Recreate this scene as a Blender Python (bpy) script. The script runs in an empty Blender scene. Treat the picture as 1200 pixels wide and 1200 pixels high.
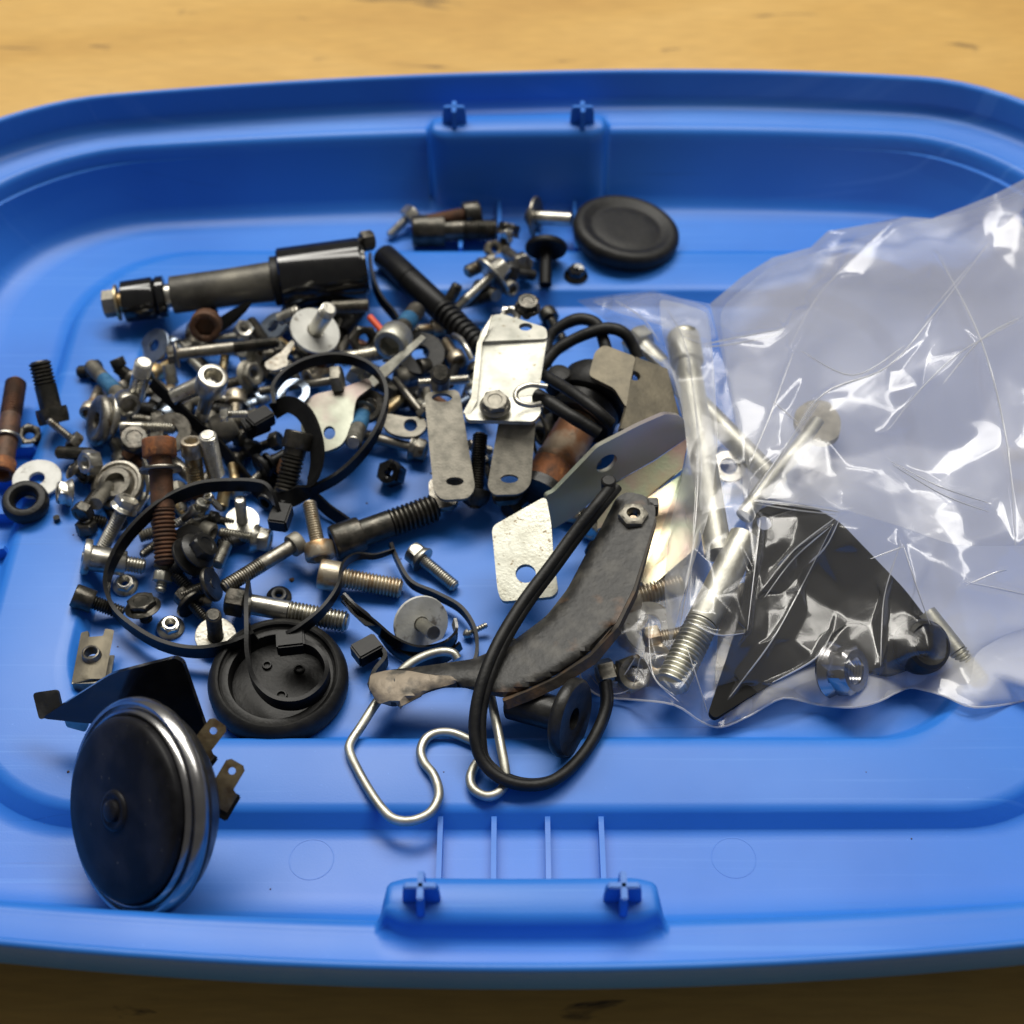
import bpy, bmesh, math, random
from mathutils import Vector, Matrix, Quaternion, noise
from mathutils.geometry import delaunay_2d_cdt
random.seed(7)
R = math.radians
sc = bpy.context.scene
COL = sc.collection

# ------------------------------------------------------------------ camera
PITCH = R(49.4); FPX = 1750.0
CAM = Vector((0, -0.3624, 0.418))
cam = bpy.data.cameras.new('camera'); camo = bpy.data.objects.new('camera', cam); COL.objects.link(camo)
camo.location = CAM; camo.rotation_euler = (math.pi/2 - PITCH, 0, 0)
cam.sensor_width = 36; cam.lens = 36*FPX/1200; cam.clip_start = 0.01; cam.clip_end = 50
cam.dof.use_dof = True; cam.dof.focus_distance = 0.475; cam.dof.aperture_fstop = 10
sc.camera = camo
# ------------------------------------------------------------------ world + lamps + exposure
w = bpy.data.worlds.new('World'); sc.world = w; w.use_nodes = True
bg = w.node_tree.nodes['Background']; bg.inputs[0].default_value = (1.0, .97, .93, 1); bg.inputs[1].default_value = 0.175
def area(name, loc, target, sx, sy, power, color):
    l = bpy.data.lights.new(name, 'AREA'); l.shape = 'RECTANGLE'; l.size = sx; l.size_y = sy; l.energy = power; l.color = color
    o = bpy.data.objects.new(name, l); COL.objects.link(o); o.location = loc
    o.rotation_euler = (Vector(target)-Vector(loc)).to_track_quat('-Z', 'Y').to_euler(); return o
area('ceiling_lamp', (-.35, 1.15, 1.75), (0, 0, 0), 1.9, .45, 40, (1, .965, .89))
area('ceiling_lamp', (.25, .72, 1.95), (0, 0, 0), 2.0, .45, 40, (1, .965, .89))
sc.view_settings.view_transform = 'Standard'; sc.view_settings.look = 'None'
sc.view_settings.exposure = -0.38; sc.view_settings.gamma = 1
sc.cycles.max_bounces = 10; sc.cycles.transparent_max_bounces = 16; sc.cycles.use_denoising = True
sc.cycles.sample_clamp_indirect = 4
sc.render.film_transparent = False

# ------------------------------------------------------------------ pixel -> place
FW = Vector((0, math.cos(PITCH), -math.sin(PITCH))); DN = Vector((0, -math.sin(PITCH), -math.cos(PITCH))); RT = Vector((1, 0, 0))
def W(px, py, z):                # z in mm above the table
    d = FW + RT*((px-600)/FPX) + DN*((py-600)/FPX)
    return CAM + d*((z/1000-CAM.z)/d.z)
def S(px, py, z=8):              # pixels per metre there
    return FPX/((W(px, py, z)-CAM).dot(FW))
def floor_at(px, py):
    p = W(px, py, 6)
    if abs(p.x) < .151 and abs(p.y) < .107: return 4.0
    if abs(p.x) < .180 and abs(p.y) < .135: return 10.0
    return 4.0

# ------------------------------------------------------------------ materials
M = {}
def mat(name, col, rough=.4, metal=0., col2=None, nscale=300., mixlo=.4, mixhi=.65, bump=0., bscale=900., spec=.5, rvar=.0, coat=0., col3=None, n3=120., lo3=.6, hi3=.7, aniso=None, wave=None):
    m = bpy.data.materials.new(name); m.use_nodes = True; nt = m.node_tree; N = nt.nodes; L = nt.links
    b = N['Principled BSDF']; b.inputs['Base Color'].default_value = (*col, 1); b.inputs['Roughness'].default_value = rough
    b.inputs['Metallic'].default_value = metal; b.inputs['Specular IOR Level'].default_value = spec
    if coat: b.inputs['Coat Weight'].default_value = coat; b.inputs['Coat Roughness'].default_value = .2
    tc = N.new('ShaderNodeTexCoord'); oi = N.new('ShaderNodeObjectInfo')
    add = N.new('ShaderNodeVectorMath'); add.operation = 'ADD'
    L.new(tc.outputs['Object'], add.inputs[0]); L.new(oi.outputs['Random'], add.inputs[1]); vec = add.outputs[0]
    def nz(scale, detail=5):
        n = N.new('ShaderNodeTexNoise'); n.inputs['Scale'].default_value = scale; n.inputs['Detail'].default_value = detail
        L.new(vec, n.inputs['Vector']); return n
    def ramp(src, lo, hi):
        r = N.new('ShaderNodeMapRange'); r.inputs['From Min'].default_value = lo; r.inputs['From Max'].default_value = hi; r.clamp = True
        L.new(src, r.inputs['Value']); return r.outputs[0]
    csock = None
    n1 = nz(nscale)
    if col2:
        mx = N.new('ShaderNodeMix'); mx.data_type = 'RGBA'; mx.inputs['A'].default_value = (*col, 1); mx.inputs['B'].default_value = (*col2, 1)
        L.new(ramp(n1.outputs['Fac'], mixlo, mixhi), mx.inputs['Factor']); csock = mx.outputs['Result']
    if col3:
        n3_ = nz(n3)
        mx = N.new('ShaderNodeMix'); mx.data_type = 'RGBA'; mx.inputs['B'].default_value = (*col3, 1)
        if csock: L.new(csock, mx.inputs['A'])
        else: mx.inputs['A'].default_value = (*col, 1)
        L.new(ramp(n3_.outputs['Fac'], lo3, hi3), mx.inputs['Factor']); csock = mx.outputs['Result']
    if csock: L.new(csock, b.inputs['Base Color'])
    if rvar:
        n2 = nz(nscale*.6); mr = N.new('ShaderNodeMapRange'); mr.inputs['From Min'].default_value = .3; mr.inputs['From Max'].default_value = .7
        mr.inputs['To Min'].default_value = max(.03, rough-rvar); mr.inputs['To Max'].default_value = rough+rvar
        L.new(n2.outputs['Fac'], mr.inputs['Value']); L.new(mr.outputs[0], b.inputs['Roughness'])
    if bump:
        nb = nz(bscale, 6); bp = N.new('ShaderNodeBump'); bp.inputs['Strength'].default_value = bump; bp.inputs['Distance'].default_value = .0004
        L.new(nb.outputs['Fac'], bp.inputs['Height']); L.new(bp.outputs['Normal'], b.inputs['Normal'])
    M[name] = m; return m
mat('blue', (.021, .160, .60), .42, spec=.42, col2=(.026, .185, .66), nscale=14, bump=.06, bscale=1500, rvar=.07, col3=(.05, .23, .72), n3=900, lo3=.70, hi3=.78)
def scuffs(m):
    nt = m.node_tree; N = nt.nodes; L = nt.links; b = N['Principled BSDF']; src = b.inputs['Base Color'].links[0].from_socket
    tc = N.new('ShaderNodeTexCoord'); last = src
    for sc_, rot, lo, hi, col, k in (((6, 420, 6), .05, .60, .70, (.12, .33, .80, 1), .22), ((5, 700, 5), .9, .70, .76, (.16, .36, .80, 1), .35), ((9, 600, 9), -.6, .70, .76, (.012, .10, .42, 1), .5)):
        mp = N.new('ShaderNodeMapping'); mp.inputs['Scale'].default_value = sc_; mp.inputs['Rotation'].default_value = (0, 0, rot); L.new(tc.outputs['Object'], mp.inputs[0])
        n = N.new('ShaderNodeTexNoise'); n.inputs['Scale'].default_value = 1; n.inputs['Detail'].default_value = 4; L.new(mp.outputs[0], n.inputs['Vector'])
        r = N.new('ShaderNodeMapRange'); r.inputs['From Min'].default_value = lo; r.inputs['From Max'].default_value = hi; r.inputs['To Max'].default_value = k; L.new(n.outputs['Fac'], r.inputs['Value'])
        mx = N.new('ShaderNodeMix'); mx.data_type = 'RGBA'; mx.inputs['B'].default_value = col; L.new(last, mx.inputs['A']); L.new(r.outputs[0], mx.inputs['Factor']); last = mx.outputs['Result']
    L.new(last, b.inputs['Base Color'])
scuffs(M['blue'])
mat('zinc', (.48, .46, .40), .40, 1, (.36, .35, .31), 350, bump=.2, rvar=.12, col3=(.22, .19, .14), n3=500, lo3=.60, hi3=.72)
mat('bright', (.62, .60, .53), .33, 1, (.50, .48, .43), 300, bump=.14, rvar=.1, col3=(.28, .25, .19), n3=500, lo3=.62, hi3=.74)
mat('white_zinc', (.56, .55, .49), .50, .8, (.42, .42, .37), 160, bump=.1, rvar=.1, col3=(.30, .27, .20), n3=420, lo3=.64, hi3=.72)
mat('steel', (.30, .28, .24), .43, 1, (.19, .18, .155), 300, bump=.25, rvar=.1, col3=(.13, .10, .07), n3=400, lo3=.58, hi3=.7)
mat('dull', (.30, .28, .235), .55, .75, (.20, .19, .16), 260, bump=.25, bscale=1400)
mat('dark', (.055, .053, .046), .36, .85, (.11, .10, .085), 260, bump=.25, rvar=.1)
mat('black', (.010, .010, .010), .40, .1, (.022, .021, .019), 300, bump=.2, rvar=.1)
mat('gloss_black', (.005, .005, .006), .11, 0, (.009, .009, .009), 200, bump=.05, bscale=300, rvar=.05, coat=.3)
mat('rubber', (.007, .007, .007), .50, 0, (.014, .0135, .0125), 220, bump=.35, bscale=700, spec=.32)
mat('plastic', (.006, .006, .0065), .40, 0, (.010, .010, .010), 200, bump=.1, spec=.2)
mat('rust', (.24, .085, .028), .75, .1, (.10, .045, .022), 260, bump=.6, bscale=900, col3=(.38, .15, .045), n3=200)
mat('rusty_dark', (.085, .048, .03), .6, .4, (.16, .075, .04), 220, bump=.5, bscale=900)
mat('rusty_tube', (.30, .23, .16), .55, .5, (.22, .10, .045), 90, .45, .6, bump=.35, col3=(.10, .07, .05), n3=200)
mat('brass', (.50, .42, .26), .4, .9, (.36, .24, .11), 260, bump=.2)
mat('tan_zinc', (.50, .44, .34), .42, .85, (.32, .20, .10), 180, .52, .68, bump=.25)
mat('yellow_zinc', (.62, .50, .30), .3, .95, (.60, .42, .36), 45, .4, .6, bump=.08, col3=(.50, .56, .38), n3=30, lo3=.52, hi3=.62)
mat('iris_zinc', (.50, .50, .43), .40, .97, (.56, .50, .50), 40, .4, .6, bump=.06, rvar=.06, col3=(.52, .58, .47), n3=25, lo3=.52, hi3=.62)
mat('threadlock', (.035, .16, .33), .5, 0, (.08, .24, .42), 400, bump=.2)
mat('blue_steel', (.36, .42, .50), .35, 1, (.25, .30, .38), 300, bump=.1)
mat('worn_black', (.010, .0097, .009), .5, .0, (.055, .051, .043), 170, .46, .72, bump=.5, bscale=500, col3=(.11, .055, .024), n3=70, lo3=.62, hi3=.74)
mat('worn_brown', (.13, .115, .085), .58, .5, (.20, .175, .125), 150, .35, .65, bump=.35, bscale=800)
mat('scraped', (.30, .25, .19), .6, .3, (.10, .09, .075), 150, .45, .6, bump=.8, bscale=350)
mat('horn_black', (.005, .005, .006), .42, 0, (.016, .016, .019), 90, spec=.16, bump=.08, bscale=120, rvar=.08, col3=(.10, .09, .07), n3=600, lo3=.70, hi3=.74)
mat('chrome', (.46, .455, .45), .24, 1, (.25, .245, .25), 60, .4, .7, bump=.05, rvar=.06)
mat('dead_black', (.006, .006, .006), .6, spec=.12)
mat('dull_zinc', (.30, .31, .255), .50, .85, (.22, .215, .175), 90, bump=.15, rvar=.1, col3=(.25, .19, .18), n3=40, lo3=.5, hi3=.65)
mat('old_brass', (.24, .19, .11), .5, .85, (.13, .09, .05), 260, bump=.3)
mat('tab_zinc', (.46, .46, .40), .45, .9, (.36, .355, .30), 120, bump=.2, rvar=.12, col3=(.17, .13, .08), n3=650, lo3=.60, hi3=.70)
mat('orange', (.62, .075, .02), .45)
mat('dirt', (.07, .045, .03), .9, 0, (.12, .07, .04), 900)
mat('galv', (.54, .53, .46), .46, .9, (.38, .37, .32), 160, bump=.2, rvar=.1)
mat('pale', (.66, .66, .62), .45, .0, (.52, .52, .48), 160, bump=.2, col3=(.22, .20, .17), n3=260, lo3=.6, hi3=.72)
mat('worn_rust', (.035, .028, .021), .65, .1, (.10, .058, .028), 130, .48, .66, bump=.7, bscale=500)

def wood():
    m = bpy.data.materials.new('wood'); m.use_nodes = True; nt = m.node_tree; N = nt.nodes; L = nt.links; b = N['Principled BSDF']
    tc = N.new('ShaderNodeTexCoord'); mp = N.new('ShaderNodeMapping'); mp.inputs['Scale'].default_value = (4, 15, 4); L.new(tc.outputs['Object'], mp.inputs[0])
    n = N.new('ShaderNodeTexNoise'); n.inputs['Scale'].default_value = 1; n.inputs['Detail'].default_value = 8; n.inputs['Distortion'].default_value = 1.2; L.new(mp.outputs[0], n.inputs['Vector'])
    r = N.new('ShaderNodeValToRGB'); e = r.color_ramp.elements
    e[0].position = .28; e[0].color = (.55, .315, .082, 1); e[1].position = .72; e[1].color = (.72, .455, .145, 1); k = r.color_ramp.elements.new(.5); k.color = (.64, .385, .105, 1)
    L.new(n.outputs['Fac'], r.inputs[0])
    mp2 = N.new('ShaderNodeMapping'); mp2.inputs['Scale'].default_value = (60, 420, 60); L.new(tc.outputs['Object'], mp2.inputs[0])
    n2 = N.new('ShaderNodeTexNoise'); n2.inputs['Scale'].default_value = 1; n2.inputs['Detail'].default_value = 3; L.new(mp2.outputs[0], n2.inputs['Vector'])
    mx = N.new('ShaderNodeMix'); mx.data_type = 'RGBA'; mx.blend_type = 'MULTIPLY'; mx.inputs['Factor'].default_value = .35
    L.new(r.outputs[0], mx.inputs['A']); L.new(n2.outputs['Fac'], mx.inputs['B'])
    # dark stains, each with a shape of its own
    n3 = N.new('ShaderNodeTexNoise'); n3.inputs['Scale'].default_value = 1; n3.inputs['Detail'].default_value = 8; n3.inputs['Distortion'].default_value = 1.2
    mp3 = N.new('ShaderNodeMapping'); mp3.inputs['Scale'].default_value = (13, 55, 13); mp3.inputs['Rotation'].default_value = (0, 0, .35); L.new(tc.outputs['Object'], mp3.inputs[0]); L.new(mp3.outputs[0], n3.inputs['Vector'])
    mr = N.new('ShaderNodeMapRange'); mr.inputs['From Min'].default_value = .66; mr.inputs['From Max'].default_value = .72; L.new(n3.outputs['Fac'], mr.inputs['Value'])
    mx2 = N.new('ShaderNodeMix'); mx2.data_type = 'RGBA'; mx2.inputs['B'].default_value = (.12, .075, .035, 1)
    L.new(mr.outputs[0], mx2.inputs['Factor']); L.new(mx.outputs['Result'], mx2.inputs['A'])
    L.new(mx2.outputs['Result'], b.inputs['Base Color']); b.inputs['Roughness'].default_value = .45
    bp = N.new('ShaderNodeBump'); bp.inputs['Strength'].default_value = .15; bp.inputs['Distance'].default_value = .0005; L.new(n2.outputs['Fac'], bp.inputs['Height']); L.new(bp.outputs[0], b.inputs['Normal'])
    M['wood'] = m
wood()
def film(name, milk, gloss=.9, rough=.13, bumps=.35, tint=(.80, .80, .82)):
    m = bpy.data.materials.new(name); m.use_nodes = True; nt = m.node_tree; N = nt.nodes; L = nt.links
    N.remove(N['Principled BSDF']); out = N['Material Output']
    tr = N.new('ShaderNodeBsdfTransparent'); tr.inputs[0].default_value = (.96, .96, .965, 1)
    gl = N.new('ShaderNodeBsdfGlossy'); gl.inputs['Roughness'].default_value = rough; gl.inputs[0].default_value = (1, 1, 1, 1)
    df = N.new('ShaderNodeBsdfDiffuse'); df.inputs[0].default_value = (*tint, 1)
    tl = N.new('ShaderNodeBsdfTranslucent'); tl.inputs[0].default_value = (*tint, 1)
    tc = N.new('ShaderNodeTexCoord'); nz = N.new('ShaderNodeTexNoise'); nz.inputs['Scale'].default_value = 45; nz.inputs['Detail'].default_value = 4; nz.inputs['Distortion'].default_value = 1.5
    L.new(tc.outputs['Object'], nz.inputs['Vector'])
    bp = N.new('ShaderNodeBump'); bp.inputs['Strength'].default_value = bumps; bp.inputs['Distance'].default_value = .002; L.new(nz.outputs['Fac'], bp.inputs['Height'])
    for s in (gl, df, tl): L.new(bp.outputs[0], s.inputs['Normal'])
    a = N.new('ShaderNodeMixShader'); a.inputs[0].default_value = .3; L.new(df.outputs[0], a.inputs[1]); L.new(tl.outputs[0], a.inputs[2])
    c = N.new('ShaderNodeMixShader'); c.inputs[0].default_value = milk; L.new(tr.outputs[0], c.inputs[1]); L.new(a.outputs[0], c.inputs[2])
    lw = N.new('ShaderNodeLayerWeight'); lw.inputs['Blend'].default_value = .5; L.new(bp.outputs[0], lw.inputs['Normal'])
    pw = N.new('ShaderNodeMath'); pw.operation = 'POWER'; pw.inputs[1].default_value = 4.0; L.new(lw.outputs['Facing'], pw.inputs[0])
    mu = N.new('ShaderNodeMath'); mu.operation = 'MULTIPLY_ADD'; mu.inputs[1].default_value = gloss; mu.inputs[2].default_value = .060*gloss; mu.use_clamp = True; L.new(pw.outputs[0], mu.inputs[0])
    d = N.new('ShaderNodeMixShader'); L.new(mu.outputs[0], d.inputs[0]); L.new(c.outputs[0], d.inputs[1]); L.new(gl.outputs[0], d.inputs[2])
    L.new(d.outputs[0], out.inputs['Surface']); M[name] = m
film('clear_film', .05, rough=.18, bumps=.10)
film('hazy_film', .16, gloss=.6, rough=.35, bumps=.12, tint=(.82, .82, .82))
film('milky_film', .54, gloss=.4, rough=.35, bumps=.1, tint=(.80, .80, .80))

# ------------------------------------------------------------------ mesh helpers
def ring(z, r, shape='c', n=24):
    pts = []
    for i in range(n):
        a = 2*math.pi*i/n
        rr = r
        if shape == 'h': rr = r/math.cos((a % (math.pi/3))-math.pi/6)
        pts.append((rr*math.cos(a), rr*math.sin(a), z))
    return pts
def loft(rings, cap0=True, cap1=True, loop=False):
    v = []; f = []; n = len(rings[0])
    for r in rings: v += r
    k = len(rings)
    for j in range(k if loop else k-1):
        a = j*n; b = ((j+1) % k)*n
        for i in range(n): f.append((a+i, a+(i+1) % n, b+(i+1) % n, b+i))
    if not loop:
        if cap0: f.append(tuple(range(n))[::-1])
        if cap1: f.append(tuple(range((k-1)*n, k*n)))
    return v, f
def join(*vf):
    V = []; F = []
    for v, f in vf:
        o = len(V); V += list(v); F += [tuple(i+o for i in q) for q in f]
    return V, F
def box(x0, x1, y0, y1, z0, z1):
    v = [(x, y, z) for z in (z0, z1) for y in (y0, y1) for x in (x0, x1)]
    return v, [(0, 2, 3, 1), (4, 5, 7, 6), (0, 1, 5, 4), (2, 6, 7, 3), (0, 4, 6, 2), (1, 3, 7, 5)]
def mesh(name, vf, m, parent=None, sharp=38, recenter=False, bevel=0, kind=None):
    v, f = vf; me = bpy.data.meshes.new(name)
    loc = Vector((0, 0, 0))
    if recenter:
        xs = [Vector(p) for p in v]
        loc = Vector(((min(p.x for p in xs)+max(p.x for p in xs))/2, (min(p.y for p in xs)+max(p.y for p in xs))/2, min(p.z for p in xs)))
        v = [Vector(p)-loc for p in v]
    me.from_pydata([tuple(p) for p in v], [], f)
    bm = bmesh.new(); bm.from_mesh(me); bmesh.ops.recalc_face_normals(bm, faces=bm.faces)
    if bevel:
        es = [e for e in bm.edges if len(e.link_faces) == 2 and e.calc_face_angle(0) > R(30)]
        bmesh.ops.bevel(bm, geom=es, offset=bevel, segments=2, affect='EDGES', clamp_overlap=True)
    for q in bm.faces: q.smooth = True
    for e in bm.edges: e.smooth = not (len(e.link_faces) == 2 and e.calc_face_angle(0) > R(sharp))
    bm.to_mesh(me); bm.free()
    me.materials.append(M[m]); o = bpy.data.objects.new(name, me); COL.objects.link(o); o.location = loc
    if parent: o.parent = parent
    if kind: o['kind'] = kind
    return o
def tag(o, label, cat, group=None):
    o['label'] = label; o['category'] = cat
    if group: o['group'] = group
    return o
def thing(name, label, cat, loc, quat=None, group=None):
    o = bpy.data.objects.new(name, None); COL.objects.link(o); o.location = loc; o.empty_display_size = .005
    if quat is not None: o.rotation_mode = 'QUATERNION'; o.rotation_quaternion = quat
    return tag(o, label, cat, group)
def spline(pts, n=8, closed=False):
    P = [Vector(p) for p in pts]; out = []
    k = len(P)
    for i in range(k if closed else k-1):
        if closed: a, b, c, d = P[i-1], P[i], P[(i+1) % k], P[(i+2) % k]
        else: a, b, c, d = P[max(i-1, 0)], P[i], P[i+1], P[min(i+2, k-1)]
        for j in range(n):
            t = j/n
            out.append(.5*((2*b)+(c-a)*t+(2*a-5*b+4*c-d)*t*t+(3*b-a-3*c+d)*t**3))
    if not closed: out.append(P[-1])
    return out
def sweep(path, sec, up=None, taper=None):
    """sec: list of (u,v) offsets; u sideways, v along up."""
    rings = []; nrm = None
    for i, p in enumerate(path):
        t = (path[min(i+1, len(path)-1)]-path[max(i-1, 0)]).normalized()
        if up is not None:
            s = t.cross(up);
            if s.length < 1e-4: s = t.cross(Vector((0.3, 1, 0)))
            s.normalize(); vv = s.cross(t).normalized()
        else:
            if nrm is None: nrm = t.orthogonal().normalized()
            nrm = (nrm-t*nrm.dot(t)).normalized(); s = nrm; vv = t.cross(s)
        k = taper(i/(len(path)-1)) if taper else 1
        rings.append([tuple(p+s*(a*k)+vv*(b*k)) for a, b in sec])
    return loft(rings)
def circ(r, n=10): return [(r*math.cos(2*math.pi*i/n), r*math.sin(2*math.pi*i/n)) for i in range(n)]
def pip(x, y, poly):
    c = False; j = len(poly)-1
    for i in range(len(poly)):
        xi, yi = poly[i]; xj, yj = poly[j]
        if (yi > y) != (yj > y) and x < (xj-xi)*(y-yi)/(yj-yi)+xi: c = not c
        j = i
    return c
def cdt(outline, holes=(), extra=(), lines=()):
    pts = []; edges = []
    for poly in [outline]+list(holes):
        o = len(pts); pts += [Vector(p) for p in poly]; edges += [(o+i, o+(i+1) % len(poly)) for i in range(len(poly))]
    for ln in lines:
        o = len(pts); pts += [Vector(p) for p in ln]; edges += [(o+i, o+i+1) for i in range(len(ln)-1)]
    for p in extra:
        if pip(p[0], p[1], outline) and not any(pip(p[0], p[1], h) for h in holes): pts.append(Vector(p))
    v, e, f, ov, oe, of = delaunay_2d_cdt(pts, edges, [], 0, 1e-4)
    keep = []
    for q in f:
        cx = sum(v[i].x for i in q)/len(q); cy = sum(v[i].y for i in q)/len(q)
        if pip(cx, cy, outline) and not any(pip(cx, cy, h) for h in holes): keep.append(tuple(q))
    return [(p.x, p.y) for p in v], keep
def solid(v3, faces, t):
    """give a triangulated sheet a thickness t (metres, downwards along its normals)"""
    bm = bmesh.new(); vs = [bm.verts.new(p) for p in v3]
    for q in faces:
        try: bm.faces.new([vs[i] for i in q])
        except ValueError: pass
    bmesh.ops.delete(bm, geom=[x for x in bm.verts if not x.link_faces], context='VERTS')
    bm.normal_update()
    up = sum((q.normal.dot(CAM-q.calc_center_median()) for q in bm.faces))
    if up < 0: bmesh.ops.reverse_faces(bm, faces=bm.faces); bm.normal_update()
    bm.verts.index_update(); top = [x.co.copy() for x in bm.verts]; nr = [x.normal.copy() for x in bm.verts]
    n = len(top); V = top+[top[i]-nr[i]*t for i in range(n)]; F = []
    for q in bm.faces:
        ids = [x.index for x in q.verts]; F.append(tuple(ids)); F.append(tuple(i+n for i in ids[::-1]))
    for e in bm.edges:
        if len(e.link_faces) == 1:
            a, b = e.verts[0].index, e.verts[1].index; F.append((a, b, b+n, a+n))
    bm.free(); return V, F
def ell(cx, cy, rx, ry=None, rot=0, n=20):
    ry = rx if ry is None else ry; c, s = math.cos(R(rot)), math.sin(R(rot))
    return [(cx+rx*math.cos(2*math.pi*i/n)*c-ry*math.sin(2*math.pi*i/n)*s, cy+rx*math.cos(2*math.pi*i/n)*s+ry*math.sin(2*math.pi*i/n)*c) for i in range(n)]
def rnd(poly, r=5, n=4):
    out = []; k = len(poly)
    for i in range(k):
        a, b, c = Vector(poly[i-1]), Vector(poly[i]), Vector(poly[(i+1) % k])
        rr = min(r, (a-b).length*.45, (c-b).length*.45)
        p = b+(a-b).normalized()*rr; q = b+(c-b).normalized()*rr
        for j in range(n+1):
            t = j/n; out.append(tuple(p*(1-t)**2+b*2*t*(1-t)+q*t*t))
    return out
def plane_z(*pts):
    """z(px,py) for the least-squares plane through the given (px,py,z)"""
    if len(pts) == 2: pts = pts+((pts[0][0]+50, pts[0][1], pts[0][2]),)
    (x1, y1, z1), (x2, y2, z2), (x3, y3, z3) = pts[:3]
    d = (x2-x1)*(y3-y1)-(x3-x1)*(y2-y1)
    a = ((z2-z1)*(y3-y1)-(z3-z1)*(y2-y1))/d; b = ((x2-x1)*(z3-z1)-(x3-x1)*(z2-z1))/d
    return lambda x, y: z1+a*(x-x1)+b*(y-y1)
def plate(name, outline, z, m, parent=None, holes=(), t=2.0, grid=0, sharp=38):
    ex = []
    if grid:
        xs = [p[0] for p in outline]; ys = [p[1] for p in outline]; x = min(xs)
        while x < max(xs):
            y = min(ys)
            while y < max(ys): ex.append((x+random.uniform(-.1, .1), y+random.uniform(-.1, .1))); y += grid
            x += grid
    v, f = cdt(outline, holes, ex)
    V = [W(x, y, z(x, y)) for x, y in v]
    return mesh(name, solid(V, f, t/1000), m, parent, sharp, recenter=parent is None)

# ------------------------------------------------------------------ table
tv = [(-1.6, -.9, 0), (1.6, -.9, 0), (1.6, 1.5, 0), (-1.6, 1.5, 0)]
tb = mesh('table_top', join(box(-1.6, 1.6, -.9, 1.5, -.03, 0)), 'wood'); tb['kind'] = 'structure'

# ------------------------------------------------------------------ storage lid
XS = [(-50+i)/1000 for i in range(101)]
YS = list(XS)
def outline(hx, hy, r, bow):
    """rounded rectangle, counter-clockwise, same count for every size; returns (x,y,side,coord)"""
    P = []
    def side(a, b, fixed, n=7):
        lo = [a+(fixed[0]-a)*i/n for i in range(n)]; hi = [fixed[-1]+(b-fixed[-1])*(i+1)/n for i in range(n)]
        return lo+fixed+hi
    def arc(cx, cy, a0, n=14): return [(cx+r*math.cos(R(a0+90*i/n)), cy+r*math.sin(R(a0+90*i/n)), None, 0) for i in range(1, n)]
    P += [(x, -hy, 'f', x) for x in side(-(hx-r), hx-r, XS)]
    P += arc(hx-r, -hy+r, -90)
    P += [(hx, y, 'r', y) for y in side(-(hy-r), hy-r, YS)]
    P += arc(hx-r, hy-r, 0)
    P += [(x, hy, 'b', x) for x in side(-(hx-r), hx-r, XS)[::-1]]
    P += arc(-hx+r, hy-r, 90)
    P += [(-hx, y, 'l', y) for y in side(-(hy-r), hy-r, YS)[::-1]]
    P += arc(-hx+r, -hy+r, 180)
    out = []
    for x, y, s, c in P:
        yy = y*(1-bow*x*x/hy); xx = x*(1-bow*.8*y*y/hx)
        k = max(0, (abs(yy)-.14)/.06)
        if yy > 0: yy += (.034 if x < 0 else .05)*x*min(k, 1)
        out.append((xx, yy, s, c))
    return out
def sm(t): t = max(0, min(1, t)); return t*t*(3-2*t)
# (offset from the middle of the long side y, z, corner radius, bow)  plain and at the hand pads
PROF = [  # y, z, y_pad, z_pad, r, bow (mm)
 (98, 4.0, 98, 4.0, 30, 0), (103.2, 4.0, 103.2, 4.0, 34, 0), (104.6, 4.5, 104.6, 4.5, 35, 0), (107.2, 9.2, 107.2, 9.2, 36, 0), (108.6, 10, 108.6, 10, 37, 0), (112, 10.1, 112, 10.1, 38, 0),
 (130.5, 10.1, 130.5, 10.1, 45, .02), (132.6, 9.8, 132.6, 9.8, 46, .02), (134.0, 8.8, 134.0, 8.8, 47, .02), (136.6, 4.4, 136.6, 4.4, 48, .02), (137.1, 4.05, 137.1, 4.05, 49, .02), (141, 4.0, 141, 4.0, 50, .02),
 (158, 4.0, 156, 4.0, 58, .15), (165, 4.3, 162.5, 4.1, 60, .2), (168.8, 6, 165.6, 5.2, 62, .22), (171.2, 10, 167.5, 8.5, 63, .24),
 (180.2, 30, 170.6, 36, 68, .27), (181.2, 33.4, 171.2, 39.5, 69, .28), (182.2, 34.8, 172.4, 41.6, 70, .28), (183.4, 35.5, 174.6, 42.5, 71, .29),
 (184.8, 35.7, 182.4, 42.5, 73, .30), (185.6, 35.7, 184.4, 41.8, 74, .31), (186.0, 35.7, 185.6, 40.0, 75, .31), (187.0, 35.8, 187.0, 37.0, 75, .31), (188.4, 36.0, 188.4, 36.0, 76, .32), (194.6, 36.4, 194.6, 36.4, 77, .33),
 (197.6, 37.6, 197.6, 37.6, 78, .34), (199.2, 41, 199.2, 41, 79, .34), (200.3, 50.4, 200.3, 50.4, 80, .35), (200.9, 51.6, 200.9, 51.6, 80, .35), (202.0, 52.0, 202.0, 52.0, 80, .35), (203.0, 51.4, 203.0, 51.4, 81, .35), (203.2, 50, 203.2, 50, 81, .35),
 (203.4, 41, 203.4, 41, 81, .35), (202.6, 39.4, 202.6, 39.4, 80, .35), (200, 37.5, 200, 37.5, 79, .35), (195, 30.2, 195, 30.2, 78, .34), (180, 29, 178, 31, 71, .29), (172, 6, 171, 6, 63, .24), (168.5, 1.6, 168.5, 1.6, 61, .22), (140, 1.5, 140, 1.5, 50, .02), (138, 1.6, 138, 1.6, 49, .02), (104, 1.4, 104, 1.4, 34, 0), (98, 1.4, 98, 1.4, 30, 0)]
EXT = 45.0     # the long half is about this much longer
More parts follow.
